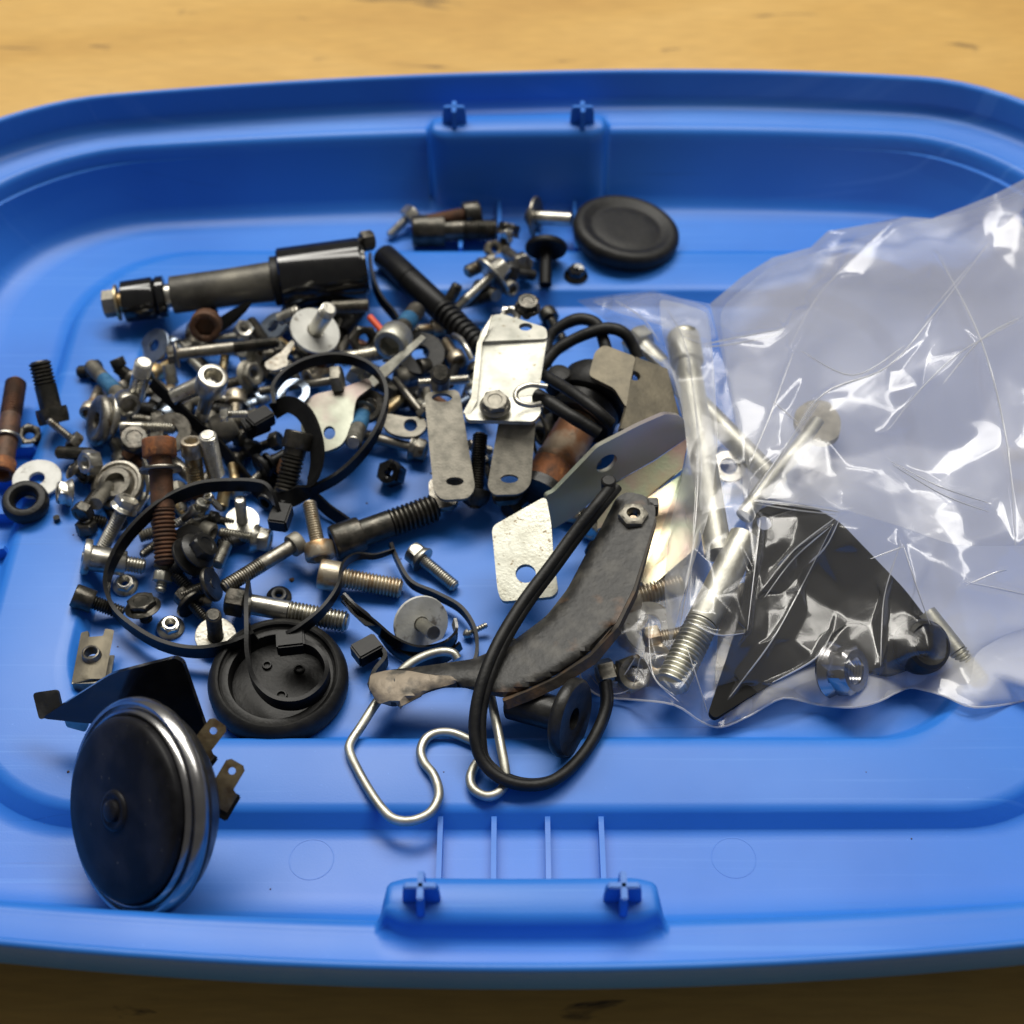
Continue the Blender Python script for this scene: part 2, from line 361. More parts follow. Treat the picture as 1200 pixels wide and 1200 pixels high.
def lid_shell():
    rings = []
    for y, z, yp, zp, r, bow in PROF:
        # the x half-extent: 151 at the inner step, 180 at the ring edge, 262 at the rim
        def hx(v):
            if v <= 108.6: return v+42.6
            if v <= 134: return 151.2+(v-108.6)*1.14
            return 180.2+(v-134)*1.19
        pl = outline(hx(y)/1000, y/1000, r/1000, bow); pp = outline(hx(yp)/1000, yp/1000, r/1000, bow)
        ro = []
        for (x, yy, s, c), (x2, y2, s2, c2) in zip(pl, pp):
            wgt = 0
            if s:
                wgt = 1-sm((abs(c)-.0375)/.0035)
                if wgt > 0 and 167 < yp < 188:
                    k = math.sqrt(max(0, 1-(max(0, abs(c)-.0300)/.0110)**2)); ye = 178.5+(yp-178.5)*max(.12, k)
                    if s in 'fb': y2 = math.copysign(abs(y2)-(yp-ye)/1000, y2)
                    else: x2 = math.copysign(abs(x2)-(yp-ye)*1.19/1000, x2)
            ro.append((x+(x2-x)*wgt, yy+(y2-yy)*wgt, (z+(zp-z)*wgt)/1000))
        rings.append(ro)
    v, f = loft(rings, False, False)
    n = len(rings[0])
    f.append(tuple(range(n))[::-1]); f.append(tuple(range((len(rings)-1)*n, len(rings)*n)))
    return v, f
lid = thing('storage_lid', 'upturned blue plastic storage box lid holding all the loose hardware', 'lid', (.0027, 0, 0))
mesh('shell', lid_shell(), 'blue', lid, sharp=60)
# cross shaped pegs on the hand pads, and thin ribs beside them
def cross(x, y, z, a, b, h, rot=0):
    parts = []
    for (sx, sy) in ((a, b), (b, a)):
        q = [(x+math.cos(rot)*dx-math.sin(rot)*dy, y+math.sin(rot)*dx+math.cos(rot)*dy, zz) for zz, k in ((z, 1.0), (z+h*.7, .93), (z+h, .80)) for dx, dy in ((-sx*k, -sy*k), (sx*k, -sy*k), (sx*k, sy*k), (-sx*k, sy*k))]
        fs = [(i+4*j, (i+1) % 4+4*j, (i+1) % 4+4*(j+1), i+4*(j+1)) for j in (0, 1) for i in range(4)]+[(8, 9, 10, 11), (3, 2, 1, 0)]
        parts.append((q, fs)); b *= 1.01
    return join(*parts)
for x, y in ((-.0272, -.1785), (.0272, -.1785), (-.0272, .1785), (.0272, .1785)):
    mesh('peg', cross(x, y, .0420, .0052, .0011, .0085), 'blue', lid, bevel=.0003)
for y in (-.0272, .0272):
    for s in (-1, 1): mesh('peg', cross(s*.2335, y, .0420, .0052, .0011, .0085, math.pi/2), 'blue', lid, bevel=.0003)
def rib(x0, y0, x1, y1, t=.0008):
    d = Vector((x1-x0, y1-y0, 0)).normalized(); s = Vector((-d.y, d.x, 0))*t
    pr = [(0, .0035), (1, .0035), (1, .0098), (.9, .0093), (.10, .0093), (.04, .0097)]
    a = [Vector((x0, y0, 0))+Vector((x1-x0, y1-y0, 0))*u+Vector((0, 0, z)) for u, z in pr]
    v = [p+s for p in a]+[p-s for p in a]; n = len(a)
    return v, [tuple(range(n)), tuple(range(n, 2*n))[::-1]]+[(i, i+n, (i+1) % n+n, (i+1) % n) for i in range(n)]
for c in (-.0246, -.0082, .0082, .0246):
    for s in (-1, 1):
        mesh('rib', rib(c, s*.1340, c, s*.1675), 'blue', lid)
        mesh('rib', rib(s*.1805, c-.004, s*.2190, c-.004), 'blue', lid)
for px, py in ((365, 1007), (860, 1005)):   # faint moulding circles
    p = W(px, py, 4)-lid.location; mesh('moulding_ring', loft([[(p.x+a[0], p.y+a[1], a[2]) for a in ring(z, r, n=40)] for z, r in ((.0038, .0070), (.00408, .0069), (.00408, .0066), (.0038, .0065))], loop=True), 'blue', lid)

# ------------------------------------------------------------------ fasteners
def threads(z0, z1, r, pitch):
    n = max(2, int((z1-z0)/pitch)); rs = []
    p = (z1-z0)/n
    for i in range(n):
        a = z0+i*p; rs += [ring(a+p*.02, r*.82, n=18), ring(a+p*.38, r, n=18), ring(a+p*.62, r, n=18)]
    rs.append(ring(z1, r*.82, n=18)); return loft(rs)
def head_mesh(kind, r, h, fl):
    """head from z=0 (under) to z=-h"""
    if kind == 'hex':
        rs = []
        if fl: rs += [ring(0, fl), ring(-h*.10, fl), ring(-h*.22, fl*.90), ring(-h*.34, r*1.12)]
        else: rs += [ring(0, r*.95), ring(-h*.04, r*.98, 'h')]
        rs += [ring(-h*.36 if fl else -h*.1, r, 'h'), ring(-h*.88, r, 'h'), ring(-h*.99, r*.97), ring(-h, r*.9), ring(-h, r*.62), ring(-h*.93, r*.56)]
        return loft(rs)
    if kind == 'socket':
        rs = [ring(0, r*.96), ring(-h*.06, r), ring(-h*.9, r), ring(-h*.98, r*.95), ring(-h, r*.90), ring(-h, r*.64), ring(-h*.93, r*.54, 'h'), ring(-h*.42, r*.54, 'h'), ring(-h*.36, r*.1)]
        if fl: rs = [ring(0, fl), ring(-h*.16, fl), ring(-h*.22, fl*.96), ring(-h*.24, r)]+rs[2:]
        return loft(rs)
    if kind == 'dome':
        rs = [ring(0, r), ring(-h*.18, r), ring(-h*.45, r*.93), ring(-h*.75, r*.74), ring(-h*.95, r*.45), ring(-h, r*.42), ring(-h*.55, r*.28, 'h')]
        return loft(rs)
    if kind == 'disc':
        rs = [ring(0, r*.97), ring(-h*.2, r), ring(-h*.7, r), ring(-h, r*.95), ring(-h, r*.3), ring(-h*1.15, r*.26)]
        return loft(rs)
def axis_quat(a, b, spin=None):
    q = (b-a).to_track_quat('Z', 'Y'); return q @ Quaternion((0, 0, 1), random.uniform(0, 6.28) if spin is None else spin)
def bolt(name, label, H, T, d, hd, kind='hex', m='steel', hm=None, tm=None, up=(0, 0), thr=1.0, fl=0, hh=.62, washer=0, wm=None, cat='bolt', band=None, z=None, group=None, wpos=0.0, shoulder=None):
    """H/T pixel of head end / tip; d, hd, fl, washer: widths in pixels; up: mm above the lid floor"""
    fH, fT = floor_at(*H), floor_at(*T); s0 = S(*H); s1 = S(*T)
    rh = max(hd, fl, washer)/2/s0; r = d/2/((s0+s1)/2)
    zh, zt = z if z else (fH+rh*1000+up[0], fT+r*1000+up[1])
    a = W(*H, zh); b = W(*T, zt); L = (b-a).length; dr = (b-a).normalized()
    h = hh*hd/s0 if kind else 0; h = min(h, L*.5)
    o = thing(name, label, cat, a+dr*h, axis_quat(a, b), group)
    if kind: mesh('head', head_mesh(kind, hd/2/s0, h, fl/2/s0), hm or m, o)
    l = L-h; zs = l*(1-thr); pitch = max(.0009, min(.0016, r*.34))
    if shoulder:
        mesh('shoulder', loft([ring(0, shoulder/2/s0), ring(zs*.96, shoulder/2/s0), ring(zs, shoulder/2/s0*.93)]), m, o); 
    elif zs > .0005: mesh('shank', loft([ring(-.0002, r*.97), ring(zs, r*.97)]), m, o)
    if thr > 0:
        e = min(l-.0004, l*.98)
        if band:
            b0, b1 = zs+(e-zs)*band[0], zs+(e-zs)*band[1]
            mesh('thread', threads(zs, b0, r, pitch), tm or m, o)
            mesh('threadlock_patch', threads(b0, b1, r*1.03, pitch), 'threadlock', o); mesh('thread', threads(b1, e, r, pitch), tm or m, o)
        else: mesh('thread', threads(zs, e, r, pitch), tm or m, o)
        mesh('tip', loft([ring(e-.0003, r*.86, n=18), ring(l, r*.72, n=18)]), tm or m, o)
    else: mesh('tip', loft([ring(l-.0006, r*.97), ring(l, r*.82)]), m, o)
    if washer:
        rw = washer/2/s0; z0 = l*wpos
        mesh('washer', loft([ring(z0+zz, rr, n=32) for zz, rr in ((.0001, rw*.98), (.0003, rw), (.0011, rw), (.0013, rw*.98), (.0013, r*1.08), (.0001, r*1.08))], loop=True), wm or m, o)
    return o
def washer(name, label, c, r, m, up=0, tilt=(0, 0), hole=.42, t=1.4, cat='washer', thick_round=False):
    f0 = floor_at(*c); s = S(*c); rr = r/s
    n = Vector((tilt[0], tilt[1], 1)).normalized()
    lift = rr*1000*math.sqrt(1-n.z**2)
    p = W(*c, f0+lift+up+.3); q = Vector((0, 0, 1)).rotation_difference(n)
    tt = t/1000
    if thick_round: prof = [(0, hole*1.05), (0, .86), (.12, .96), (.4, 1), (.7, .97), (.92, .88), (1, .74), (.97, .62), (.75, hole*1.05), (.4, hole)]
    else: prof = [(0, hole), (0, .97), (.15, 1), (.85, 1), (1, .975), (1, hole*1.06), (.85, hole)]
    o = mesh(name, loft([ring(tt*a, rr*b, n=36) for a, b in prof], loop=True), m)
    o.location = p; o.rotation_mode = 'QUATERNION'; o.rotation_quaternion = q
    return tag(o, label, cat)
def nut(name, label, c, r, m, up=0, tilt=(0, 0), fl=0, h=.8, hole=.52, collar=0, cat='nut'):
    f0 = floor_at(*c); s = S(*c); rr = r/s
    n = Vector((tilt[0], tilt[1], 1)).normalized() if len(tilt) == 2 else Vector(tilt).normalized()
    lift = max(rr, fl/s)*1000*math.sqrt(max(0, 1-n.z**2))
    p = W(*c, f0+lift+up); q = Vector((0, 0, 1)).rotation_difference(n) @ Quaternion((0, 0, 1), random.uniform(0, 1))
    H = rr*h
    o = thing(name, label, cat, p, q)
    rs = [ring(0, rr*hole)]
    if fl: F_ = fl/s; rs += [ring(0, F_*.97), ring(H*.08, F_), ring(H*.2, F_*.93), ring(H*.36, rr*1.08), ring(H*.4, rr, 'h')]
    else: rs += [ring(0, rr*.95), ring(H*.05, rr, 'h')]
    rs += [ring(H*.88, rr, 'h'), ring(H, rr*.93)]
    if collar: rs += [ring(H, rr*.84), ring(H*(1+collar), rr*.8), ring(H*(1+collar), rr*.66)]
    rs += [ring(H*.97, rr*.62 if not collar else rr*.6), ring(H*.9, rr*hole)]
    mesh('body', loft(rs, loop=True), m, o)
    th = []
    k = 7
    for i in range(k): th += [ring(H*(.03+.87*i/k), rr*hole*1.01), ring(H*(.03+.87*(i+.5)/k), rr*hole*.9)]
    mesh('thread', loft(th+[ring(H*.9, rr*hole*1.01)], False, False), m, o)
    return o

# ================================================================== larger parts in the lid
def axis_thing(name, label, cat, a, b, spin=0): return thing(name, label, cat, a, axis_quat(a, b, spin))
# long damper-like sleeve assembly
a = W(121, 357, 21); b = W(427, 315, 24); L = (b-a).length; s = S(260, 335, 22)
o = axis_thing('sleeve_assembly', 'long black bushing and sleeve assembly with fat glossy cylinder end', 'sleeve assembly', a, b)
u = L/306
mesh('bolt_head', loft([ring(0, 13*u), ring(1*u, 14*u, 'h'), ring(14*u, 14*u, 'h'), ring(15*u, 12*u)]), 'dull', o)
mesh('flange', loft([ring(15*u, 20*u), ring(15.5*u, 21*u), ring(18*u, 21*u), ring(19*u, 12*u), ring(23*u, 12*u)]), 'brass', o)
mesh('cap', loft([ring(23*u, 21*u), ring(24*u, 24*u), ring(58*u, 24.5*u), ring(60*u, 23*u), ring(60.5*u, 21*u), ring(64*u, 24*u), ring(72*u, 24*u), ring(73*u, 22*u)]), 'gloss_black', o)
mesh('neck', loft([ring(72*u, 14*u), ring(80*u, 14*u)]), 'bright', o)
mesh('sleeve', loft([ring(79*u, 20*u), ring(80*u, 22*u), ring(140*u, 22*u), ring(198*u, 23.5*u), ring(200*u, 22*u)]), 'worn_black', o)
M['sleeve_grey'] = mat('sleeve_grey', (.15, .14, .115), .5, .6, (.06, .057, .05), 60, .4, .6, bump=.25)
o.children[-1].data.materials[0] = M['sleeve_grey']
mesh('collar', loft([ring(197*u, 27*u), ring(198*u, 29*u), ring(206*u, 29*u), ring(207*u, 27*u)]), 'rubber', o)
mesh('barrel', loft([ring(206*u, 24*u, n=40), ring(206*u, 35*u, n=40), ring(208*u, 37.5*u, n=40), ring(301*u, 37.5*u, n=40), ring(304*u, 36*u, n=40), ring(304*u, 31*u, n=40), ring(308*u, 30*u, n=40), ring(309*u, 26*u, n=40)]), 'gloss_black', o)

# ribbed black tube
a = W(449, 299, 15); b = W(566, 408, 17); L = (b-a).length; o = axis_thing('ribbed_tube', 'slim black plastic tube with ribbed boot lying beside the white bracket', 'tube', a, b)
r = 15.5/S(500, 350, 14); mesh('tube', loft([ring(0, r*.6), ring(.0003, r*.93), ring(.001, r), ring(L*.28, r), ring(L*.283, r*.93), ring(L*.287, r*.93), ring(L*.29, r), ring(L*.60, r*.97), ring(L*.62, r*.8)]), 'plastic', o)
rs = []
k = 9
for i in range(k):
    z0 = L*(.61+.39*i/k); z1 = L*.39/k; rs += [ring(z0+z1*.1, r*.70), ring(z0+z1*.3, r*.96*(1-.012*i)), ring(z0+z1*.6, r*.96*(1-.012*i)), ring(z0+z1*.8, r*.70)]
mesh('boot', loft(rs), 'rubber', o)

# round rubber plug by the back wall
n = Vector((.14, .04, 1)).normalized(); p = W(733, 274, 14); s = S(733, 270, 14); r = 63/s
o = thing('rubber_plug', 'round black rubber plug with dished face leaning on the lid floor', 'plug', p, Vector((0, 0, 1)).rotation_difference(n))
mesh('body', loft([ring(z*.001, r*k, n=48) for z, k in ((-4, .80), (-3.4, .93), (-1, .985), (1.5, 1), (3.2, .985), (4.4, .93), (4.8, .86), (4.6, .80), (3.2, .70), (2.9, .64), (3.2, .60), (3.3, .4), (3.3, .1))]), 'rubber', o)

# big rubber grommet cap under the tie
p = W(328, 806, 4); s = S(328, 800, 8); r = 82/s
o = thing('rubber_grommet', 'large round black rubber grommet cap with hollow middle beside the horn', 'grommet', p, Vector((0, 0, 1)).rotation_difference(Vector((.02, -.06, 1))))
mesh('body', loft([ring(z*.001, r*k, n=56) for z, k in ((.2, .80), (.5, .93), (2.5, .995), (5.5, 1), (8.0, .965), (9.3, .90), (9.6, .865), (9.3, .835), (8.0, .82), (7.6, .79), (7.9, .74), (7.8, .70), (6.2, .68), (3.2, .66), (2.6, .6), (2.4, .3), (2.5, .02))]), 'rubber', o)
for x, y, rr in ((.05, -.20, .075), (.27, .24, .07), (-.2, .3, .06)):
    q = mesh('dimple', loft([[(a+x*r, b_+y*r, c) for a, b_, c in ring(z, r*k*rr, n=16)] for z, k in ((.0024, 1.25), (.0034, 1.1), (.0034, .8), (.0026, .7))], loop=True), 'plastic', o)

# pipe bushing with a flange
a = W(598, 822, 16); b = a+(RT*.88+(CAM-a).normalized()*.30+Vector((0, -.25, -.05))).normalized()*(98/S(640, 828, 14)); L = (b-a).length; u = L/98
o = axis_thing('flanged_bushing', 'black flanged bushing lying on its side under the curved rusty arm', 'bushing', a, b)
mesh('sleeve', loft([ring(0, 13*u), ring(0, 18*u), ring(2*u, 20.5*u), ring(66*u, 20.5*u)]), 'black', o)
mesh('flange', loft([ring(k*u, q*u, n=40) for k, q in ((64, 22), (68, 40), (71, 45), (76, 47), (82, 46), (85, 43), (85, 22), (83, 13), (60, 12))], cap1=True), 'black', o)

# horn -----------------------------------------------------------------
hc = W(142, 949, 42); hs = S(158, 947, 27.5); hr = 126/hs
view = (CAM-hc).normalized(); lft = (-RT+DN*.13); lft = (lft-view*lft.dot(view)).normalized()
n = (view*.555+lft*.83).normalized(); q = n.to_track_quat('Z', 'Y')
o = thing('electric_horn', 'round black electric horn with chrome rim standing on edge in the lid corner', 'horn', hc, q)
def lathe(name, prof, m, par, nn=64): return mesh(name, loft([ring(z*.001, rr*hr, n=nn) for z, rr in prof]), m, par, sharp=50)
lathe('face', [(-3.5, .83), (-.8, .83), (.1, .815), (.7, .77), (1.3, .62), (1.9, .40), (2.3, .20), (2.4, .02)], 'horn_black', o)
lathe('centre_boss', [(2.2, .19), (2.9, .18), (3.2, .15), (2.9, .125), (2.9, .10), (4.0, .095), (4.4, .07), (4.4, .01)], 'horn_black', o)
lathe('rim', [(-3.6, .82), (-2.2, .84), (-1.9, .865), (-2.4, .89), (-4.2, .90), (-4.4, .92), (-3.0, .935), (-2.9, .96), (-3.7, .985), (-5.2, 1.0), (-6.4, 1.0), (-7.0, .985), (-7.2, .96)], 'chrome', o)
lathe('housing', [(-6.8, .965), (-8.5, .965), (-9.2, .93), (-13, .86), (-17, .72), (-19.5, .55), (-20, .3), (-20, .02)], 'black', o)
for (x0, y0, x1, y1, wd) in ((222, 893, 258, 846, 17), (250, 940, 278, 893, 17)):
    za, zb = 41, 46
    A = W(x0, y0, za); B = W(x1, y1, zb); d = (B-A).normalized(); sd = d.cross(view).normalized(); up = sd.cross(d)
    uu = (B-A).length
    prof = [(-.05, 1.0), (.38, 1.0), (.44, .62), (.92, .62), (1.0, .40)]
    hw = wd*1.15/hs
    poly = [(t*uu, k*hw) for t, k in prof]+[(t*uu, -k*hw) for t, k in prof[::-1]]
    hol = [ell(.78*uu, 0, hw*.22, n=12)]
    vv, ff = cdt(poly, hol)
    V = [A+d*x+sd*y+up*(.0018*sm((x/uu-.3)/.15)) for x, y in vv]
    t = mesh('terminal', solid(V, ff, .0014), 'old_brass', None)
    t.parent = o; t.matrix_parent_inverse = (Matrix.Translation(hc) @ q.to_matrix().to_4x4()).inverted()
    bx = [A+d*x+sd*y+up*z_ for z_ in (-.0035, -.001) for y in (-hw*1.25, hw*1.25) for x in (-.003, uu*.40)]
    t2 = mesh('terminal_block', (bx, box(0, 1, 0, 1, 0, 1)[1]), 'plastic', None, bevel=.0004)
    t2.parent = o; t2.matrix_parent_inverse = t.matrix_parent_inverse.copy()
bo = rnd([(48, 842), (70, 828), (130, 790), (205, 771), (214, 776), (245, 866), (228, 880), (180, 850), (104, 848)], 8)
bz = lambda x, y: 26+(x-60)*.03+(845-y)*.26
t = plate('bracket', bo, bz, 'gloss_black', None, t=2.0, grid=14); 
inv = (Matrix.Translation(hc) @ q.to_matrix().to_4x4()).inverted()
t.parent = o; t.matrix_parent_inverse = inv.copy()
t = plate('bracket_tab', rnd([(38, 812), (67, 808), (73, 834), (46, 844)], 5), lambda x, y: 25.5+(842-y)*.16, 'worn_black', None, t=2.0); t.parent = o; t.matrix_parent_inverse = inv.copy()
t = plate('bracket_lip', rnd([(75, 843), (105, 848), (100, 858), (78, 852)], 3), lambda x, y: 25-(y-846)*.5, 'zinc', None, t=1.5); t.parent = o; t.matrix_parent_inverse = inv.copy()

# spring nut clip --------------------------------------------------------
p = W(110, 776, 11); s = S(110, 776, 11); u = 1/s
o = thing('spring_nut_clip', 'dull flat spring nut clip with two prongs beside the horn bracket', 'clip', p, Quaternion((0, 0, 1), R(2)))
vv, ff = cdt(rnd([(-20*u, -34*u), (18*u, -28*u), (19*u, 32*u), (19*u, 42*u), (9*u, 42*u), (8*u, 31*u), (-9*u, 30*u), (-11*u, 40*u), (-20*u, 40*u)], 2*u, 2), [ell(-1*u, 3*u, 8*u)], [(-20*u+i*8*u, -30*u+j*8*u) for i in range(5) for j in range(9)])
mesh('plate', solid([Vector((x, y, .0012+.0016*math.cos(x/u/19*1.4))) for x, y in vv], ff, .0009), 'worn_brown', o)
mesh('barrel', loft([[(x-1*u, y+3*u, z) for x, y, z in ring(zz, r_*u)] for zz, r_ in ((.0015, 12), (.0026, 11.5), (.0046, 10), (.0048, 8.5), (.0046, 7.4), (.0005, 7.4))], loop=True), 'steel', o)
mesh('back_leaf', box(-19*u, 18*u, -32*u, 20*u, -.0050, -.0042), 'dull', o)
mesh('bend', loft([[(x, -31*u+math.sin(a_)*.0035*k, -.0018+math.cos(a_)*.0035*k) for x in (-19*u, 18*u)] for k in (1, .8) for a_ in ((R(180), R(225), R(270), R(315), R(360)) if k == 1 else (R(360), R(315), R(270), R(225), R(180)))], loop=True) if False else box(-19*u, 17.5*u, -33.5*u, -31.5*u, -.0048, .0016), 'dull', o)

# ------------------------------------------------------------------ brackets
# white zinc Z bracket
o = thing('zinc_bracket', 'off-white zinc Z shaped bracket bolted over two grey straps', 'bracket', W(600, 440, 30))
zf = lambda x, y: 46-(y-395)*.10
def sub(t, par):
    t.parent = par; t.matrix_parent_inverse = Matrix.Translation(-par.location); return t
sub(plate('top_tab', rnd([(577, 369), (590, 368), (640, 384), (642, 397), (561, 400), (563, 390)], 5), lambda x, y: 46.5-(395-y)*.05, 'white_zinc', None, [ell(616, 383, 8, 4.5)], t=1.8, grid=10), o)
sub(plate('face', [(561, 399), (641, 396.5), (631, 462), (560, 471), (553, 465)], zf, 'white_zinc', None, t=1.8, grid=12), o)
sub(plate('side_lip', [(577, 368), (564, 392), (559, 402), (552, 466), (543, 483), (549, 489), (559, 470), (565, 402), (570, 392)], lambda x, y: 47.6-(y-395)*.10, 'galv', None, t=1.4, grid=8), o)
sub(plate('foot', rnd([(544, 484), (556, 468), (632, 461), (634, 484), (625, 494), (548, 492)], 4), lambda x, y: 39-(y-462)*.02, 'white_zinc', None, t=1.8, grid=10), o)
bolt('hex_bolt', 'grey hex bolt head seated on the foot of the off-white zinc bracket', (580, 468), (581, 492), 14, 26, 'hex', 'dull', z=(44.5, 33), fl=34, hh=.42)
nut('hex_nut', 'silver nut tucked behind the top of the off-white zinc bracket', (597, 373), 11, 'bright', up=30, tilt=(.2, -.5))
bolt('hex_bolt', 'dark hex bolt standing behind the off-white zinc bracket', (619, 352), (617, 372), 10, 22, 'hex', 'dark', z=(47, 38), fl=28, hh=.5)
# grey straps
o = thing('steel_strap', 'flat grey steel strap with two holes running down from the black stud', 'strap', W(528, 520, 26))
zz = lambda x, y: 34-(y-460)*.115
sub(plate('plate', rnd([(497, 460), (538, 456), (557, 572), (549, 584), (518, 586), (508, 575)], 9), zz, 'dull', None, [ell(518, 466, 12, 5), ell(533, 564, 10.5, 5)], t=2.2, grid=12), o)
sub(plate('lower_plate', rnd([(502, 560), (545, 560), (534, 593), (514, 596), (503, 585)], 9), lambda x, y: 14+(585-y)*.03, 'steel', None, t=2.4), o)
o = thing('steel_strap', 'short grey steel strap hanging below the off-white zinc bracket', 'strap', W(600, 540, 26))
sub(plate('plate', rnd([(585, 490), (628, 488), (622, 568), (610, 579), (578, 580), (571, 570)], 8), lambda x, y: 35-(y-490)*.14, 'dull', None, [ell(597, 561, 10.5, 5)], t=2.2, grid=12), o)
sub(plate('lower_plate', rnd([(575, 574), (620, 570), (606, 586), (580, 588)], 5), lambda x, y: 18, 'dark', None, t=2.4), o)
# S hook
pts = [W(x, y, z) for x, y, z in ((641, 453, 45), (622, 451, 46), (608, 456, 46), (604, 464, 46), (609, 472, 46), (622, 475, 45), (633, 473, 44))]
tag(mesh('wire_hook', sweep(spline(pts, 6), circ(.0010)), 'bright', recenter=True), 'small bright wire hook hanging at the right of the off-white bracket', 'hook')

# bright bent bracket
o = thing('bent_bracket', 'shiny zinc bent bracket with long arm and bright square tab', 'bracket', W(680, 590, 30))
tabz = plane_z((577, 620, 27), (645, 578, 32), (590, 704, 21))
sub(plate('tab', rnd([(576, 617), (640, 581), (646, 614), (648, 645), (654, 692), (648, 699), (588, 705), (583, 692)], 8), tabz, 'tab_zinc', None, [ell(616, 672, 12, 11)], t=2.2, grid=12), o)
arz = plane_z((645, 578, 31), (780, 485, 47), (697, 584, 24))
sub(plate('arm', rnd([(639, 581), (649, 577), (700, 524), (748, 499), (780, 485), (797, 487), (810, 502), (808, 511), (767, 539), (724, 563), (697, 585), (673, 605), (647, 621)], 5), arz, 'iris_zinc', None, [ell(711, 543, 14, 8, -38)], t=2.2, grid=14), o)
sub(plate('return_flange', [(700, 583), (724, 564), (767, 540), (807, 512), (800, 548), (760, 580), (725, 610), (700, 620)], lambda x, y: 27-(y-560)*.12+(x-700)*.03, 'yellow_zinc', None, t=1.8, grid=14), o)
tag(plate('zinc_plate', rnd([(735, 600), (800, 555), (826, 560), (818, 640), (760, 690), (740, 670)], 6), lambda x, y: 15, 'yellow_zinc', None, t=2.0, grid=16), 'yellow zinc plate lying under the shiny bent bracket and the bag edge', 'plate')

# brown plate with rubber mount and rusty tube
o = thing('mount_bracket', 'brown grey bracket plate with one hole beside the black rubber mount', 'bracket', W(740, 450, 30))
sub(plate('upper_face', rnd([(690, 440), (697, 412), (708, 404), (745, 418), (738, 450), (734, 478), (720, 455)], 5), plane_z((690, 440, 40), (745, 418, 44), (734, 478, 40)), 'worn_brown', None, t=2.4, grid=10), o)
sub(plate('side_face', [(745, 418), (782, 432), (796, 486), (760, 505), (727, 502), (734, 478), (738, 450)], lambda x, y: 44-(y-418)*.07-(x-738)*.10, 'worn_brown', None, [ell(743, 440, 8, 5.5, 20)], t=2.4, grid=10), o)
o = thing('rubber_mount', 'black rubber mount with rusty tube below the brown bracket', 'mount', W(690, 470, 26))
a = W(698, 462, 22); b = W(622, 598, 14); L = (b-a).length; o.rotation_mode = 'QUATERNION'; o.location = a; o.rotation_quaternion = axis_quat(a, b); s = S(680, 500, 22); u = 1/s
mesh('rubber_ring', loft([ring(k*u, r_*u, n=36) for k, r_ in ((-22, 30), (-20, 40), (-12, 45), (8, 46), (16, 42), (18, 34), (14, 28))]), 'rubber', o)
mesh('second_ring', loft([ring(k*u, r_*u, n=36) for k, r_ in ((14, 28), (24, 40), (40, 41), (46, 36), (46, 27))]), 'rubber', o)
mesh('tube', loft([ring(k*u, r_*u, n=32) for k, r_ in ((30, 24), (62, 24.5), (64, 25), (104, 25.5), (106, 27), (114, 27), (116, 25.5))]), 'rusty_tube', o)
mesh('rust_band', loft([ring(k*u, r_*u, n=32) for k, r_ in ((115, 25.8), (117, 26.5), (144, 26), (146, 24))]), 'rust', o)
mesh('end_collar', loft([ring(k*u, r_*u, n=32) for k, r_ in ((143, 24), (146, 29), (158, 29), (160, 20))]), 'black', o)

# curved rusty arm
o = thing('curved_arm', 'curved black steel arm with rusty edge and square nut at its top', 'lever arm', W(640, 720, 18))
arm = [(722, 583), (735, 576), (755, 580), (768, 592), (768, 606), (758, 640), (742, 690), (722, 730), (690, 765), (650, 792), (620, 806), (590, 818), (565, 812), (545, 806), (520, 806), (500, 812), (480, 822), (462, 829), (440, 822), (433, 806), (435, 790), (455, 785), (500, 780), (555, 772), (600, 752), (640, 722), (665, 690), (686, 650), (706, 615)]
def edge_d(x, y):
    best = 1e9
    for i in range(len(arm)):
        a, b = Vector(arm[i-1]), Vector(arm[i]); p = Vector((x, y)); t = max(0, min(1, (p-a).dot(b-a)/max(1e-6, (b-a).length_squared))); best = min(best, (p-a-(b-a)*t).length)
    return best
def armz(x, y):
    t = max(0, min(1, (x-440)/310)); d = min(1, edge_d(x, y)/15) if x < 720 else 1; return 16+16*t+3.0*math.sqrt(max(0, 1-(1-d)**2))
sub(plate('blade', rnd(arm, 6, 3), armz, 'worn_black', None, [ell(741, 604, 6, 7)], t=3.0, grid=6), o)
sub(plate('edge_flange', rnd([(768, 606), (770, 608), (745, 693), (725, 734), (692, 769), (651, 795), (621, 809), (590, 822), (588, 818), (620, 806), (650, 792), (690, 765), (722, 730), (742, 690), (758, 640)], 2, 2), lambda x, y: armz(x, y)-.2, 'worn_rust', None, t=3.2, grid=9), o)
sub(plate('scraped_end', rnd([(432, 806), (434, 790), (455, 785), (480, 786), (500, 790), (530, 792), (536, 800), (505, 808), (470, 828), (442, 824)], 4), lambda x, y: armz(x, y)+.5+.8*noise.noise(Vector((x*.12, y*.12, 0))), 'scraped', None, t=1.0, grid=6), o)
nq = sub(nut('square_nut', '', (741, 606), 17, 'dull', tilt=(0, 0)).children[0], o) if False else None
t = mesh('weld_nut', loft([[tuple(W(742, 606, armz(742, 606))+Vector((x, y, z_))) for x, y, z_ in r_] for r_ in (ring(-.001, .0026), ring(-.001, .0044, 'h'), ring(.0018, .0044, 'h'), ring(.0024, .0038), ring(.0024, .0024), ring(.0010, .0022))], loop=True), 'dull', None); sub(t, o)
nb = W(764, 592, 33); t = mesh('stop_pin', box(nb.x-.0022, nb.x+.0022, nb.y-.002, nb.y+.002, nb.z-.004, nb.z+.002), 'black', None, bevel=.0004); sub(t, o)

